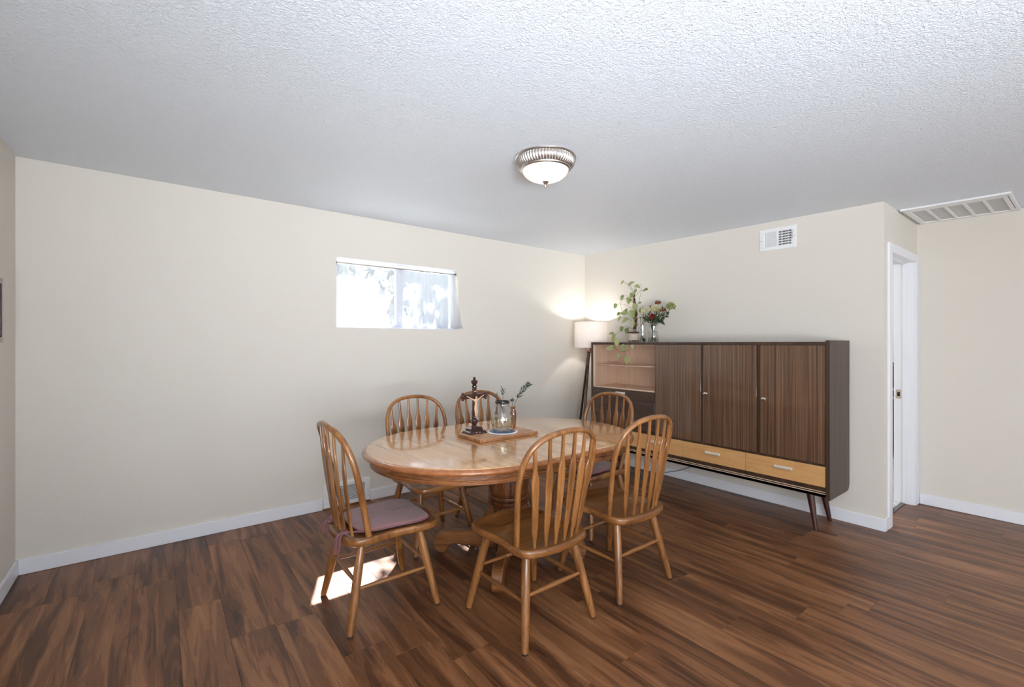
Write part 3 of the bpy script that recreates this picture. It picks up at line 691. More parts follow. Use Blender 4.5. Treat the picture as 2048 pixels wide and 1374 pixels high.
lp = [(.085, .352), (.115, .335), (.148, .285), (.172, .232), (.205, .185), (.250, .158), (.310, .146), (.370, .146), (.415, .143), (.452, .131), (.482, .106), (.494, .074), (.490, .042), (.474, .016), (.452, .002), (.420, .002), (.402, .016), (.388, .044), (.366, .062), (.320, .064), (.250, .056), (.170, .048), (.085, .052)]
for q in range(4):
    a = R(45+90*q); ux = (math.cos(a), math.sin(a), 0)
    MB().prism(lp, (PX, PY, 0), ux, (0, 0, 1), .062).build('pedestal_leg', 'oak_base', tb, smooth=35, bevel=.008)

# ------------------------------------------------------------------ things on the table
ZT = .7553
cb = empty('cutting_board', (-2.38, -1.457, ZT), 'wooden board lying on the table under the crucifix and jar', 'board')
MB().box(-2.610, -2.150, -1.592, -1.322, ZT+.0005, ZT+.0195, .002).build('board_body', 'board', cb)
MB().box(-2.612, -2.6098, -1.590, -1.324, ZT+.002, ZT+.018).build('board_edge', 'board_edge', cb, smooth=0)
MB().box(-2.608, -2.152, -1.5938, -1.5918, ZT+.002, ZT+.018).build('board_edge', 'board_edge', cb, smooth=0)
ZB = ZT+.0197
# crucifix
CX, CY = -2.517, -1.381
cr = empty('crucifix', (CX, CY, ZB), 'dark carved wooden standing crucifix with pale figure', 'crucifix')
def rect(hx, hy, z): return [(CX-hx, CY-hy, z), (CX+hx, CY-hy, z), (CX+hx, CY+hy, z), (CX-hx, CY+hy, z)]
MB().loops([rect(.066, .049, ZB), rect(.066, .049, ZB+.004), rect(.060, .043, ZB+.014), rect(.055, .038, ZB+.018), rect(.048, .032, ZB+.019)]).build('base', 'cross_wood', cr, smooth=0)
MB().loops([rect(.046, .031, ZB+.019), rect(.046, .031, ZB+.032), rect(.036, .024, ZB+.040), rect(.022, .018, ZB+.042)]).build('base_step', 'cross_wood', cr, smooth=0)
MB().lathe([(.022, ZB+.041), (.020, ZB+.047), (.013, ZB+.052), (.017, ZB+.058), (.023, ZB+.068), (.025, ZB+.078), (.020, ZB+.089), (.014, ZB+.095), (.019, ZB+.101), (.019, ZB+.107), (.012, ZB+.112)], 10, (CX, CY)).build('turned_knop', 'cross_wood', cr, smooth=20)
for s in (-1, 1): MB().lathe([(.0001, ZB+.064), (.008, ZB+.067), (.011, ZB+.075), (.008, ZB+.083), (.0001, ZB+.086)], 10, (CX+s*.022, CY)).build('carved_leaf', 'cross_wood', cr)
MB().box(CX-.013, CX+.013, CY-.009, CY+.009, ZB+.108, ZB+.300, .002).build('upright', 'cross_wood', cr)
MB().box(CX-.085, CX+.085, CY-.0088, CY+.0088, ZB+.225, ZB+.257, .002).build('crossbar', 'cross_wood', cr)
for s in (-1, 1):
    mb = MB()
    for dx, dz, r in ((.088, .241, .016), (.097, .241, .011), (.089, .259, .010), (.089, .223, .010)):
        mb.lathe([(.0001, ZB+dz-r), (r*.7, ZB+dz-r*.7), (r, ZB+dz), (r*.7, ZB+dz+r*.7), (.0001, ZB+dz+r)], 10, (CX+s*dx, CY))
    mb.build('trefoil_end', 'cross_wood', cr)
MB().lathe([(.015, ZB+.298), (.018, ZB+.303), (.018, ZB+.308), (.012, ZB+.312), (.014, ZB+.318), (.021, ZB+.328), (.023, ZB+.338), (.018, ZB+.345), (.008, ZB+.349), (.009, ZB+.354), (.0095, ZB+.360), (.006, ZB+.365), (.0001, ZB+.367)], 12, (CX, CY)).build('crown_finial', 'cross_wood', cr, smooth=30)
MB().box(CX-.008, CX+.008, CY-.0105, CY-.009, ZB+.268, ZB+.276).build('plaque', 'chrome', cr, smooth=0)
for dx in (-.012, .014): MB().box(CX+dx-.005, CX+dx+.005, CY-.0465, CY-.0445, ZB+.007, ZB+.011).build('inlay', 'ivory', cr, smooth=0)
# small pale figure: one continuous skinned body
V = [(0, -.016, .170), (0, -.019, .195), (0, -.018, .215), (0, -.019, .226), (.003, -.023, .242), (-.016, -.016, .218), (-.042, -.013, .232), (-.067, -.012, .246), (.016, -.016, .218), (.042, -.013, .232), (.067, -.012, .246),
     (-.007, -.018, .160), (-.006, -.022, .135), (-.002, -.016, .108), (.007, -.018, .160), (.006, -.022, .135), (.002, -.018, .108), (0, -.024, .100)]
E_ = [(0, 1), (1, 2), (2, 3), (3, 4), (2, 5), (5, 6), (6, 7), (2, 8), (8, 9), (9, 10), (0, 11), (11, 12), (12, 13), (0, 14), (14, 15), (15, 16), (16, 17)]
rr = [.0088, .0082, .0092, .0042, .0080, .0052, .0038, .0030, .0052, .0038, .0030, .0068, .0054, .0036, .0068, .0054, .0036, .003]
me = bpy.data.meshes.new('figure'); me.from_pydata(V, E_, []); me.materials.append(M['ivory'])
fo = bpy.data.objects.new('figure', me); col.objects.link(fo); fo.parent = cr; tag(fo, 'pale small figure')
sk = fo.modifiers.new('skin', 'SKIN'); sk.use_smooth_shade = True
for i, v in enumerate(me.skin_vertices[0].data): v.radius = (rr[i], rr[i]); v.use_root = (i == 0)
ss = fo.modifiers.new('sub', 'SUBSURF'); ss.levels = 1; ss.render_levels = 2
MB().lathe([(.0068, ZB+.155), (.0105, ZB+.160), (.0118, ZB+.167), (.0105, ZB+.176)], 12, (CX, CY-.0165), cap=False).build('loincloth', 'ivory', cr)

# trivet, jar, sprigs, amber vase
JX, JY = -2.350, -1.464
tv = empty('trivet', (JX, JY, ZB), 'round white trivet with a blue centre under the glass jar', 'trivet')
MB().lathe([(.0001, ZB), (.100, ZB), (.102, ZB+.002), (.099, ZB+.0045), (.0001, ZB+.0045)], 48, (JX, JY)).build('trivet_body', 'trivet_white', tv)
MB().lathe([(.0001, ZB+.0046), (.086, ZB+.0046), (.086, ZB+.0056), (.0001, ZB+.0056)], 48, (JX, JY)).build('blue_disc', 'trivet_blue', tv)
ZJ = ZB+.0058
jr = empty('glass_jar', (JX, JY, ZJ), 'round clear glass jar half filled with water, black rim, on the trivet', 'jar')
jp = [(.0001, ZJ), (.052, ZJ), (.061, ZJ+.004), (.070, ZJ+.022), (.0765, ZJ+.050), (.078, ZJ+.072), (.0755, ZJ+.100), (.067, ZJ+.130), (.056, ZJ+.152), (.047, ZJ+.165), (.0445, ZJ+.174), (.0455, ZJ+.182), (.0455, ZJ+.198)]
MB().lathe(jp, 48, (JX, JY), cap=False).build('jar_body', 'jar_glass', jr, smooth=180)
wp = [(max(r-.003, .0001), z+.003) for r, z in jp[:6]]+[(.0722, ZJ+.100), (.0001, ZJ+.1005)]
MB().lathe(wp, 48, (JX, JY), cap=False).build('water', 'water', jr, smooth=60)
MB().lathe([(.0458, ZJ+.184), (.0478, ZJ+.186), (.0482, ZJ+.191), (.0478, ZJ+.198), (.043, ZJ+.199), (.043, ZJ+.184)], 48, (JX, JY), cap=False).build('rim_band', 'black_rim', jr)
vdir = math.atan2(cam.location.y-JY, cam.location.x-JX)
mb = MB()
for i, (da, dz, ln, tl) in enumerate(((.28, .035, .016, .3), (.40, .042, .016, -.2), (.52, .036, .018, .5), (.66, .042, .018, .1), (.78, .034, .014, -.4), (.46, .022, .012, .9), (.60, .020, .012, .6))):
    a = vdir+da; r = .0752 if dz > .03 else .0705
    o = Vector((JX+r*math.cos(a), JY+r*math.sin(a), ZJ+dz)); tv_ = Vector((-math.sin(a), math.cos(a), 0)); up = Vector((0, 0, 1))
    X = tv_*math.cos(tl)+up*math.sin(tl); Y = up*math.cos(tl)-tv_*math.sin(tl)
    mb.prism([(-.0022, -ln/2), (.0030, -ln/4), (.0030, ln/4), (0, ln/2), (-.0028, ln/5)], o, X, Y, .0012)
mb.build('printed_leaves', 'decal', jr, label='small brown leaf print')
def sprig(name, base, path, n, ll, label, mat='needle', lw=.22, seed=1, spread=1., start=.35):
    rnd = random.Random(seed); t = empty(name, base, label, 'sprig'); P = crom(path, 8)
    MB().tube(P, lambda f: .0017*(1-f*.5), 6).build('stem', 'stem_dark', t)
    mb = MB()
    for i in range(n):
        f = start+(1-start)*i/(n-1); k_ = f*(len(P)-1); a = P[int(k_)].lerp(P[min(int(k_)+1, len(P)-1)], k_-int(k_))
        tg = (P[min(int(k_)+1, len(P)-1)]-P[max(int(k_)-1, 0)]).normalized()
        sd = tg.orthogonal().normalized(); sd.rotate(Matrix.Rotation(i*2.4+rnd.random(), 3, tg))
        d = (sd*spread+tg*.75).normalized(); L = ll*rnd.uniform(.7, 1.2); w = d.cross(tg).normalized()*L*lw; nn = d.cross(w).normalized()*L*.05
        b0 = len(mb.v); mb.v += [tuple(a), tuple(a+d*L*.45+w+nn), tuple(a+d*L), tuple(a+d*L*.45-w+nn), tuple(a+d*L*.45-nn)]
        mb.f += [(b0, b0+1, b0+4), (b0+1, b0+2, b0+4), (b0+2, b0+3, b0+4), (b0+3, b0, b0+4)]
    mb.build('leaves', mat, t, kind='stuff'); return t
sprig('leaf_sprig', (JX, JY, ZJ+.05), [(JX+.01, JY, ZJ+.045), (JX+.004, JY-.002, ZJ+.15), (JX+.004, JY, ZJ+.225), (JX+.006, JY-.004, ZJ+.275)], 9, .034, 'small green sprig standing in the glass jar', seed=3, lw=.16, start=.72)
sprig('leaf_sprig', (JX, JY, ZJ+.05), [(JX-.02, JY+.01, ZJ+.05), (JX-.012, JY+.006, ZJ+.15), (JX-.022, JY+.012, ZJ+.215), (JX-.036, JY+.022, ZJ+.245)], 4, .03, 'short leaf spray leaning left out of the glass jar', 'stem', seed=8, lw=.2, start=.8)
AX, AY = -2.212, -1.402
av = empty('bud_vase', (AX, AY, ZB), 'slender amber glass bud vase behind the jar', 'vase')
MB().lathe([(.0001, ZB+.0005), (.015, ZB+.0005), (.017, ZB+.006), (.0195, ZB+.04), (.0215, ZB+.07), (.0225, ZB+.09), (.021, ZB+.110), (.016, ZB+.126), (.0135, ZB+.134), (.0165, ZB+.145), (.018, ZB+.149)], 28, (AX, AY), cap=False).build('vase_body', 'amber', av, smooth=180)
sprig('evergreen_sprig', (AX, AY, ZB+.02), [(AX, AY, ZB+.02), (AX+.002, AY, ZB+.13), (AX+.022, AY-.016, ZB+.20), (AX+.055, AY-.042, ZB+.265), (AX+.085, AY-.064, ZB+.305)], 46, .034, 'long dark green sprig leaning right out of the amber vase', seed=5, lw=.15, start=.52, spread=.9)
sprig('evergreen_sprig', (AX, AY, ZB+.02), [(AX-.003, AY+.002, ZB+.02), (AX-.004, AY, ZB+.12), (AX-.006, AY+.002, ZB+.17), (AX-.004, AY+.004, ZB+.19)], 10, .028, 'short dark green sprig upright in the amber vase', seed=9, lw=.2, start=.78)

# ------------------------------------------------------------------ long cabinet
cab = empty('sideboard_cabinet', (-.225, -1.61, 0), 'long dark mid-century cabinet on slanted legs with striped glossy doors', 'cabinet')
FX, BX = -.425, -.022        # front / back planes
CL, CR_ = -.497, -2.722      # left / right ends (y)
ZT2, ZB2 = 1.378, .262
def cpart(name, mat, x0, x1, y0, y1, z0, z1, bev=.0015, parent=cab, **kw): return MB().box(x0, x1, y0, y1, z0, z1, bev).build(name, mat, parent, **kw)
cpart('end_panel', 'walnut', FX-.008, BX, CL, CL-.022, ZB2-.006, 1.374)
mb = MB().prism([(0, 0), (.36, 0), (.385, .006), (.400, .026), (.408, .05), (.408, 1.126), (0, 1.126)], (FX-.012, CR_+.005, ZB2-.006), (1, 0, 0), (0, 0, 1), .026)
mb.build('end_panel', 'walnut', cab, smooth=30, bevel=.001)
yl, yr = CL-.022, CR_+.018
cpart('top_panel', 'walnut', FX-.004, BX, yl, yr, ZT2-.030, ZT2-.006)
cpart('bottom_panel', 'walnut', FX+.004, BX, yl, yr, ZB2+.005, ZB2+.03)
cpart('back_panel', 'walnut', BX-.008, BX, yl, yr, ZB2+.03, ZT2-.03, 0)
cpart('rail', 'walnut', FX-.002, BX-.008, yl, yr, .488, .503)                     # between doors and drawers
DT, DB = 1.3465, .5045
cpart('divider', 'walnut', FX-.001, BX-.008, -1.300, -1.318, .503, ZT2-.03)
cpart('divider', 'walnut', FX-.0, BX-.008, -1.768, -1.784, .503, ZT2-.03)
cpart('divider', 'walnut', FX-.0, BX-.008, -2.236, -2.255, .503, ZT2-.03)
cpart('floor_strip', 'walnut', FX+.004, FX+.016, yl, yr, ZB2+.004, .340)
for z in (.305, .291): cpart('inlay_line', 'inlay', FX+.001, FX+.006, yl-.002, yr+.002, z-.0024, z+.0024, .0005)
# glazed compartment
cpart('lining_back', 'cab_inside', BX-.013, BX-.0085, yl, -1.300, .905, ZT2-.031, 0)
cpart('lining_side', 'cab_inside', FX+.02, BX-.013, yl, yl-.006, .905, ZT2-.031, 0)
cpart('lining_side', 'cab_inside', FX+.02, BX-.013, -1.294, -1.300, .905, ZT2-.031, 0)
cpart('lining_top', 'cab_inside', FX+.02, BX-.013, yl-.006, -1.294, ZT2-.036, ZT2-.031, 0)
cpart('compartment_floor', 'cab_inside', FX+.002, BX-.013, yl, -1.300, .893, .905)
cpart('glass_shelf', 'cab_inside', FX+.05, BX-.013, yl-.006, -1.294, 1.128, 1.137)
cpart('left_trim', 'inlay', FX, FX+.018, yl, yl-.016, .905, ZT2-.031)
gd = cpart('glass_door', 'cab_glass', FX+.012, FX+.016, yl-.016, -.945, .906, ZT2-.032, 0)
gd2 = cpart('glass_door', 'cab_glass', FX+.004, FX+.008, -.925, -1.299, .906, ZT2-.032, 0)
def handle(y0, y1, z, parent):
    h = MB().prism([(0, -.010), (-.016, -.010), (-.019, -.006), (-.019, .006), (-.015, .010), (0, .010)], (FX-.010, (y0+y1)/2, z), (1, 0, 0), (0, 0, 1), abs(y1-y0))
    return h.build('handle', 'satin', parent, smooth=30, bevel=.001, label='polished metal bar handle')
fp = cpart('flap_door', 'flap', FX-.010, FX+.006, yl-.003, -1.299, .506, .891)
handle(-.845, -.955, .858, fp)
cpart('door', 'zebrano', FX-.010, FX+.006, -1.303, -1.766, DB, DT)
d2 = cpart('door', 'zebrano', FX-.010, FX+.006, -1.7855, -2.2335, DB, DT)
d3 = cpart('door', 'zebrano', FX-.010, FX+.006, -2.2575, yr+.003, DB, DT)
def knob(d, y, z):
    k1 = MB().tube([(FX-.010, y, z), (FX-.014, y, z), (FX-.018, y, z), (FX-.024, y, z), (FX-.031, y, z), (FX-.034, y, z)], [.011, .011, .006, .0125, .0135, .006], 16).build('knob', 'chrome', d, label='small chrome knob')
    MB().tube([(FX-.010, y+.024, z), (FX-.013, y+.024, z)], .006, 14).build('lock_rosette', 'chrome', d)
knob(d2, -1.816, .930); knob(d3, -2.292, .930)
for ya, yb, hs in ((yl-.002, -1.030, None), (-1.033, -1.586, (-1.27, -1.385)), (-1.589, -2.145, (-1.812, -1.937)), (-2.148, yr+.002, (-2.366, -2.490))):
    dw = cpart('drawer', 'maple', FX-.009, FX+.006, ya, yb, .342, .4865)
    if hs: handle(hs[0], hs[1], .429, dw)
    else: handle(-.72, -.84, .429, dw)
# slanted legs
for (xa, xb) in ((-.352, -.366), (-.098, -.086)):
    for yt, yf in ((-2.575, -2.622), (-.645, -.598)):
        tp = Vector((xa+(.01 if xa < -.2 else -.01), yt, ZB2+.006)); ft = Vector((xb, yf, .001))
        cpts = [tp, tp.lerp(ft, .3), ft]
        MB().tube(cpts, [.027, .0235, .0135], 16, ref=(1, 0, 0)).build('cabinet_leg', 'leg_dark', cab, smooth=60)

# ------------------------------------------------------------------ floor lamp in the corner
FLX, FLY = -.215, -.292
fo_ = empty('floor_lamp', (FLX, FLY, 0), 'tripod floor lamp with white drum shade in the corner behind the cabinet', 'floor lamp')
n = 48; mb = MB()
mb.lathe([(.187, 1.310), (.187, 1.610)], n, (FLX, FLY), cap=False).build('shade', 'shade', fo_, smooth=180)
MB().lathe([(.1878, 1.606), (.1878, 1.611), (.1860, 1.611), (.1860, 1.606)], n, (FLX, FLY), cap=False).build('shade_ring', 'wrap', fo_)
MB().lathe([(.1878, 1.309), (.1878, 1.314), (.1860, 1.314), (.1860, 1.309)], n, (FLX, FLY), cap=False).build('shade_ring', 'wrap', fo_)
MB().lathe([(.0001, 1.255), (.050, 1.255), (.052, 1.262), (.050, 1.269), (.0001, 1.269)], 32, (FLX, FLY)).build('hub_plate', 'leg_dark', fo_)
MB().tube([(FLX, FLY, 1.268), (FLX, FLY, 1.37)], .010, 12).build('stem', 'leg_dark', fo_)
MB().lathe([(.016, 1.35), (.018, 1.36), (.018, 1.40), (.012, 1.405)], 20, (FLX, FLY)).build('socket', 'trivet_white', fo_)
for a in (92, 194, 322):
    u = Vector((math.cos(R(a)), math.sin(R(a)), 0)); c = Vector((FLX, FLY, 0))
    MB().tube([c+u*.034+Vector((0, 0, 1.285)), c+u*.036+Vector((0, 0, 1.26)), c+u*.13+Vector((0, 0, .65)), c+u*.232+Vector((0, 0, .002))], [.010, .0125, .0135, .010], 12).build('lamp_leg', 'leg_dark', fo_)
MB().lathe([(.0001, 1.405), (.018, 1.412), (.029, 1.435), (.031, 1.455), (.024, 1.478), (.0001, 1.487)], 20, (FLX, FLY)).build('bulb', 'lamp_glass', fo_)
light('floor_lamp_bulb', 'POINT', (FLX, FLY, 1.525), 8.5, (1, .94, .87), shadow_soft_size=.03)
# lamp cord along the wall
cd = crom([(FLX+.01, FLY-.02, .004), (-.10, -.48, .004), (-.045, -.80, .004), (-.03, -1.02, .006), (-.021, -1.113, .022), (-.021, -1.22, .058), (-.020, -1.308, .090), (-.012, -1.37, .122), (-.008, -1.44, .160), (-.008, -1.50, .215), (-.008, -1.51, .24)], 6)
MB().tube(cd, .0035, 8).build('lamp_cord', 'cable', None, origin=(-.03, -1.0, .004), label='grey power cord on the baseboard under the cabinet', cat='cord')

# ------------------------------------------------------------------ plants on the cabinet
ZC = ZT2-.006+.0005
PXc = -.225
pj = empty('plant_jar', (PXc, -.902, ZC), 'clear glass jar wrapped with a cream band holding the climbing plant', 'jar')
MB().lathe([(.0001, ZC), (.050, ZC), (.056, ZC+.006), (.057, ZC+.06), (.056, ZC+.10), (.050, ZC+.118), (.050, ZC+.132)], 32, (PXc, -.902), cap=False).build('jar_body', 'jar_glass', pj, smooth=180)
MB().lathe([(.0585, ZC+.020), (.0590, ZC+.024), (.0590, ZC+.086), (.0585, ZC+.090), (.0575, ZC+.09), (.0575, ZC+.02)], 32, (PXc, -.902), cap=False).build('paper_band', 'wrap', pj)
MB().lathe([(.0590, ZC+.094), (.0605, ZC+.098), (.0605, ZC+.106), (.0590, ZC+.110), (.0570, ZC+.11), (.0570, ZC+.094)], 32, (PXc, -.902), cap=False).build('twine', 'moss', pj)
MB().lathe([(.0001, ZC+.003), (.050, ZC+.003), (.0535, ZC+.012), (.053, ZC+.085), (.0001, ZC+.088)], 24, (PXc, -.902)).build('water', 'water', pj)
po_ = empty('climbing_pothos', (PXc, -.902, ZC+.02), 'trailing pothos with pale green leaves on a moss pole', 'plant')
pole = [(PXc, -.905, ZC+.012), (PXc, -.915, ZC+.15), (PXc+.004, -.928, ZC+.27), (PXc, -.915, ZC+.40), (PXc-.002, -.898, ZC+.505)]
mb = MB().tube(crom(pole, 10), lambda f: .020-.010*f+.003*math.sin(f*60), 12); mb.build('moss_pole', 'moss', po_, smooth=30)
mb = MB(); rp = crom(pole, 10)
for q in range(2):
    mb.tube([p+Vector((.021*math.cos(i*.55+q*3.1)*(1-.3*i/len(rp)), .021*math.sin(i*.55+q*3.1)*(1-.3*i/len(rp)), 0)) for i, p in enumerate(rp[6:])], .0022, 6)
mb.build('aerial_root', 'wrap', po_)
leaves = [(-0.283, -0.799, 2.006, 0.034, 200), (-0.309, -0.927, 1.979, 0.049, 20), (-0.251, -0.964, 1.952, 0.041, -20), (-0.299, -1.096, 1.9, 0.044, 0), (-0.317, -0.984, 1.888, 0.049, 200), (-0.25, -0.894, 1.865, 0.041, 235), (-0.146, -0.778, 1.822, 0.043, 255), (-0.17, -0.614, 1.776, 0.039, 235), (-0.177, -0.714, 1.87, 0.03, 190), (-0.286, -0.792, 1.831, 0.029, 180), (-0.223, -0.977, 1.781, 0.021, 0), (-0.275, -0.956, 1.741, 0.049, 250), (-0.295, -0.929, 1.667, 0.057, 270), (-0.309, -0.838, 1.678, 0.05, 170), (-0.287, -0.752, 1.676, 0.03, 210), (-0.145, -0.646, 1.634, 0.048, 210), (-0.164, -0.737, 1.611, 0.052, 200), (-0.169, -0.698, 1.522, 0.039, 230), (-0.17, -0.769, 1.502, 0.043, 260), (-0.48, -0.815, 1.467, 0.037, 175), (-0.485, -0.852, 1.441, 0.04, 215), (-0.501, -0.86, 1.406, 0.036, 230), (-0.46, -0.871, 1.374, 0.049, 290), (-0.46, -0.78, 1.314, 0.053, 175), (-0.514, -0.997, 1.323, 0.047, 250), (-0.474, -0.9, 1.238, 0.032, 240), (-0.5, -1.032, 1.2, 0.051, 255), (-0.504, -1.101, 1.333, 0.027, 280), (-0.229, -1.003, 1.701, 0.045, 40), (-0.294, -0.88, 1.827, 0.033, 150), (-0.235, -0.807, 1.705, 0.034, 60), (-0.312, -0.955, 1.566, 0.033, 250), (-0.143, -0.861, 1.618, 0.038, 280), (-0.157, -0.88, 1.558, 0.029, 230)]
prof = [(0, .0), (.04, .20), (.14, .36), (.30, .42), (.50, .36), (.70, .24), (.87, .10), (1, .0)]
def leaf_mesh():
    mb = MB(); row = []
    for f, w in prof:
        y = -.06+1.06*f; row.append([(-w, y-(.10 if .0 < f < .1 else 0), .10*w-.18*f*f), (0, y, -.18*f*f-.03), (w, y-(.10 if .0 < f < .1 else 0), .10*w-.18*f*f)])
    mb.loops(row, False, False, closed=False); return mb
lm = None; rt = random.Random(5)
root_p = lambda z: Vector((PXc, -.91, min(max(z-.06, ZC+.12), ZC+.5)))
stems = MB()
for (x, y, z, s, ang) in leaves:
    a = R(ang); d = Vector((rt.uniform(-.35, .1), -math.cos(a)*.79, math.sin(a)))   # image right is -y, up is +z
    d.normalize(); nrm = Vector((-.75, -.45, .35+rt.uniform(-.2, .5))); nrm = (nrm-d*nrm.dot(d)).normalized(); sx = d.cross(nrm)
    if lm is None: lm = leaf_mesh().build('leaf', 'pothos', po_, origin=(0, 0, 0), smooth=180); o = lm
    else: o = link_copy(lm, po_)
    base_p = Vector((x, y, z))-d*s*.5
    m = Matrix((sx, d, nrm)).transposed().to_4x4(); m = Matrix.Translation(base_p-po_.location) @ m @ Matrix.Scale(s*1.5, 4); o.matrix_local = m
    if x > -.4:
        r0 = root_p(z); mid = r0.lerp(base_p, .55)+Vector((0, 0, .02)); stems.tube(crom([r0, mid, base_p], 5), .0014, 5)
    else: pass
vine = crom([(PXc-.02, -.90, ZC+.115), (-.30, -.85, ZC+.13), (-.40, -.82, ZC+.09), (-.455, -.83, ZC+.05), (-.475, -.85, ZC+.01), (-.478, -.86, ZC-.05), (-.485, -.91, ZC-.085), (-.492, -.98, ZC-.095), (-.497, -1.06, ZC-.075)], 6)
stems.tube(vine, .0018, 6)
for p_, q_ in (((-.478, -.86, ZC-.05), (-.462, -.80, 1.318)), ((-.475, -.85, ZC+.01), (-.482, -.845, 1.43)), ((-.475, -.85, ZC+.01), (-.48, -.83, 1.467)), ((-.49, -1.0, ZC-.095), (-.498, -1.02, 1.225)), ((-.482, -.905, ZC-.085), (-.475, -.895, 1.255)), ((-.492, -.98, ZC-.095), (-.51, -.985, 1.345))):
    stems.tube([p_, ((p_[0]+q_[0])/2-.006, (p_[1]+q_[1])/2, (p_[2]+q_[2])/2), q_], .0013, 5)
stems.tube(crom([(PXc, -.93, ZC+.30), (-.27, -1.0, ZC+.42), (-.26, -1.02, ZC+.52), (-.25, -1.01, ZC+.6)], 6), .0015, 5)
stems.tube(crom([(PXc, -.89, ZC+.25), (-.22, -.80, ZC+.33), (-.2, -.73, ZC+.35), (-.2, -.71, ZC+.43), (-.2, -.75, ZC+.47)], 6), .0015, 5)
stems.build('vine', 'stem', po_)

# little clear vase with thin stems, between the jar and the bouquet
SV = (-.235, -1.012)
sv = empty('stem_vase', (*SV, ZC), 'narrow clear glass vase with bare stems between plant and bouquet', 'vase')
MB().lathe([(.0001, ZC), (.036, ZC), (.040, ZC+.004), (.037, ZC+.09), (.040, ZC+.17), (.042, ZC+.185)], 28, SV, cap=False).build('vase_body', 'jar_glass', sv, smooth=180)
for i in range(5):
    a = i*1.26+.3; r1 = .022; t = empty('bare_stem', (*SV, ZC+.004), ('leftmost', 'second', 'middle', 'fourth', 'rightmost')[i]+' thin bare stem in the narrow clear vase', 'stem', group='bare stems in the narrow vase')
    MB().tube(crom([(SV[0]+r1*math.cos(a), SV[1]+r1*math.sin(a), ZC+.006), (SV[0]+.01*math.cos(a+2), SV[1]+.012*math.sin(a+2), ZC+.11), (SV[0]+.04*math.cos(a+3), SV[1]+(2-i)*.017, ZC+.23+.012*i)], 6), .0016, 6).build('stalk', 'stem_dark', t)
    MB().lathe([(.0001, ZC+.228+.012*i), (.005, ZC+.233+.012*i), (.0001, ZC+.241+.012*i)], 8, (SV[0]+.04*math.cos(a+3), SV[1]+(2-i)*.017)).build('bud', 'stem', t)

# bouquet
BV = (-.225, -1.140)
bv = empty('flower_vase', (*BV, ZC), 'clear glass vase holding the mixed bouquet', 'vase')
MB().lathe([(.0001, ZC), (.044, ZC), (.052, ZC+.006), (.046, ZC+.07), (.040, ZC+.13), (.044, ZC+.18), (.050, ZC+.205)], 32, BV, cap=False).build('vase_body', 'jar_glass', bv, smooth=180)
MB().lathe([(.0001, ZC+.003), (.043, ZC+.003), (.049, ZC+.008), (.0435, ZC+.07), (.0395, ZC+.11), (.0001, ZC+.111)], 28, BV, cap=False).build('water', 'water', bv)
def bloom_mb(c, r, n, ln, wd, flat=1., seed=1, cup=.4):
    rnd = random.Random(seed); mb = MB(); c = Vector(c)
    for i in range(n):
        z = 1-1.65*(i+.5)/n; a = i*2.39996; q = math.sqrt(max(0, 1-z*z)); d = Vector((q*math.cos(a), q*math.sin(a), z*flat)).normalized()
        t = d.orthogonal().normalized(); t.rotate(Matrix.Rotation(rnd.random()*6.3, 3, d)); b = d.cross(t)
        p = c+d*r*.55; tip = c+d*r*rnd.uniform(.92, 1.08); L = ln*r; w = wd*r
        k0 = len(mb.v); mb.v += [tuple(p-b*w*.4), tuple(p+b*w*.4), tuple(tip+b*w-t*L*.2), tuple(tip+t*L*cup+d*r*.05), tuple(tip-b*w-t*L*.2)]
        mb.f += [(k0, k0+1, k0+2, k0+3, k0+4)]
    ico = [(max(.0001, r*.72*math.sin(i*math.pi/8)), c.z-r*.72*math.cos(i*math.pi/8)*flat) for i in range(9)]; mb.lathe(ico, 12, (c.x, c.y)); return mb
fl_list = [((-.235, -1.168, 1.699), .046, 'mum', 90, .35, .20, 'large cream chrysanthemum in the middle of the bouquet'),
           ((-.250, -1.058, 1.690), .042, 'mum', 80, .35, .20, 'cream chrysanthemum at the left of the bouquet'),
           ((-.225, -1.338, 1.719), .043, 'mum_green', 80, .35, .22, 'lime green chrysanthemum standing far right of the bouquet'),
           ((-.285, -1.178, 1.622), .032, 'red', 36, .5, .34, 'dark red flower low in the bouquet'),
           ((-.205, -1.180, 1.768), .030, 'rust', 30, .9, .16, 'rust coloured flower at the top of the bouquet'),
           ((-.235, -1.258, 1.685), .031, 'rust', 34, .8, .18, 'rust coloured flower at the right of the cream one'),
           ((-.215, -1.108, 1.735), .018, 'rust', 18, .8, .2, 'small brownish bud behind the cream flowers')]
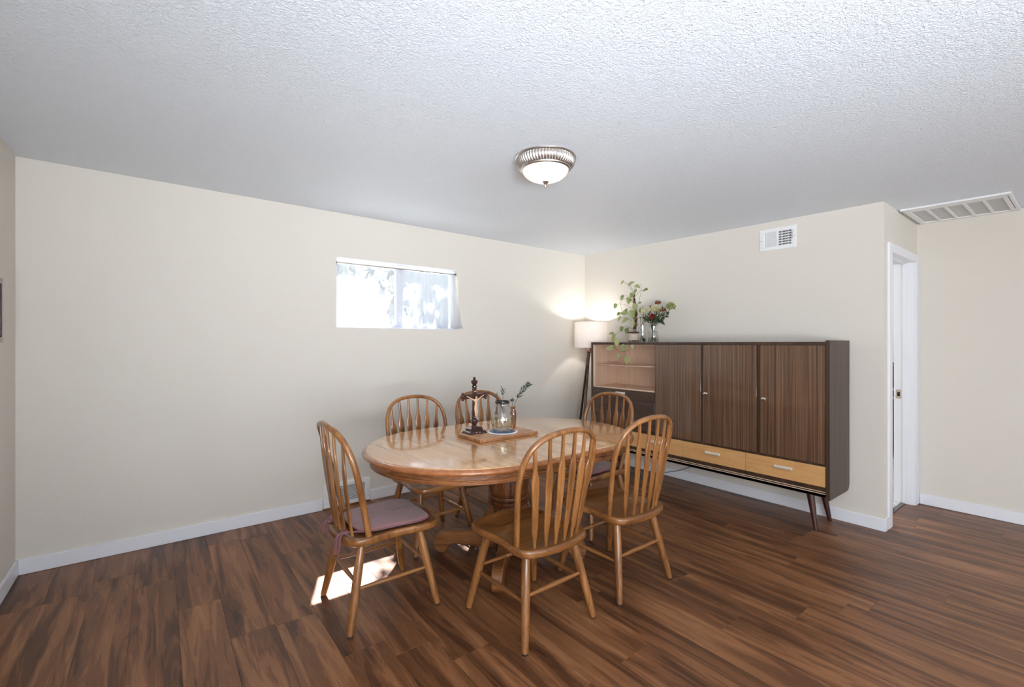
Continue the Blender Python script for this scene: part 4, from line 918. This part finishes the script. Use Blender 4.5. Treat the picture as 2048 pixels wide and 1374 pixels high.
for i, (c, r, mt, n_, ln, wd, lb) in enumerate(fl_list):
    t = empty('flower', (*BV, ZC+.006), lb, 'flower', group='flowers in the bouquet'); a = i*.9
    MB().tube(crom([(BV[0]+.03*math.cos(a), BV[1]+.03*math.sin(a), ZC+.008), (BV[0]+.02*math.cos(a+3), BV[1]+.02*math.sin(a+3), ZC+.15), (BV[0]*.6+c[0]*.4, BV[1]*.6+c[1]*.4, ZC+.22), (c[0], c[1], c[2]-r*.5)], 6), .0028, 7).build('stalk', 'stem_dark', t)
    b = bloom_mb(c, r, n_, ln, wd, .85 if mt != 'rust' else .5, i); b.build('bloom', mt, t, smooth=30)
for i, (tip, n_, ll) in enumerate((((-.26, -1.08, 1.60), 16, .045), ((-.30, -1.22, 1.60), 18, .05), ((-.22, -1.29, 1.64), 16, .055), ((-.20, -1.20, 1.68), 16, .05), ((-.28, -1.13, 1.65), 16, .045), ((-.24, -1.26, 1.58), 14, .05), ((-.29, -1.06, 1.63), 12, .04), ((-.18, -1.12, 1.64), 14, .05), ((-.27, -1.30, 1.70), 10, .045))):
    lb = ('low left', 'low front', 'right', 'rear centre', 'front centre', 'low right', 'far left', 'rear left', 'upper right')[i]
    sprig('foliage_sprig', (*BV, ZC+.006), [(BV[0]+.02*math.cos(i), BV[1]+.02*math.sin(i), ZC+.01), (BV[0]+.015*math.cos(i+2), BV[1]+.02*math.sin(i+2), ZC+.16), (BV[0]*.5+tip[0]*.5, BV[1]*.5+tip[1]*.5, ZC+.22), tip], n_, ll, 'dark green leafy sprig at the %s of the bouquet' % lb, 'foliage', lw=.26, seed=20+i, start=.5)['group'] = 'leaf sprigs in the bouquet'
mb = MB(); rv = random.Random(3)
for i in range(26):
    a = rv.uniform(0, 6.3); r = rv.uniform(.01, .032); z = ZC+rv.uniform(.02, .17); d = Vector((rv.gauss(0, .5), rv.gauss(0, .5), 1)).normalized(); p = Vector((BV[0]+r*math.cos(a), BV[1]+r*math.sin(a), z)); w = d.orthogonal().normalized()*.007
    k0 = len(mb.v); mb.v += [tuple(p), tuple(p+d*.016+w), tuple(p+d*.03), tuple(p+d*.016-w)]; mb.f.append((k0, k0+1, k0+2, k0+3))
mb.build('submerged_leaves', 'foliage', bv, kind='stuff')
fl_leaf = MB().prism([(0, 0), (.016, .012), (.022, .030), (.010, .046), (-.010, .034), (-.012, .012)], (-.30, -1.085, ZC+.001), (0, -1, 0), (-.35, 0, .94), .002)
fl_leaf.build('fallen_leaf', 'foliage', None, origin=(-.30, -1.085, ZC), label='dark green leaf leaning at the foot of the bouquet vase', cat='leaf')
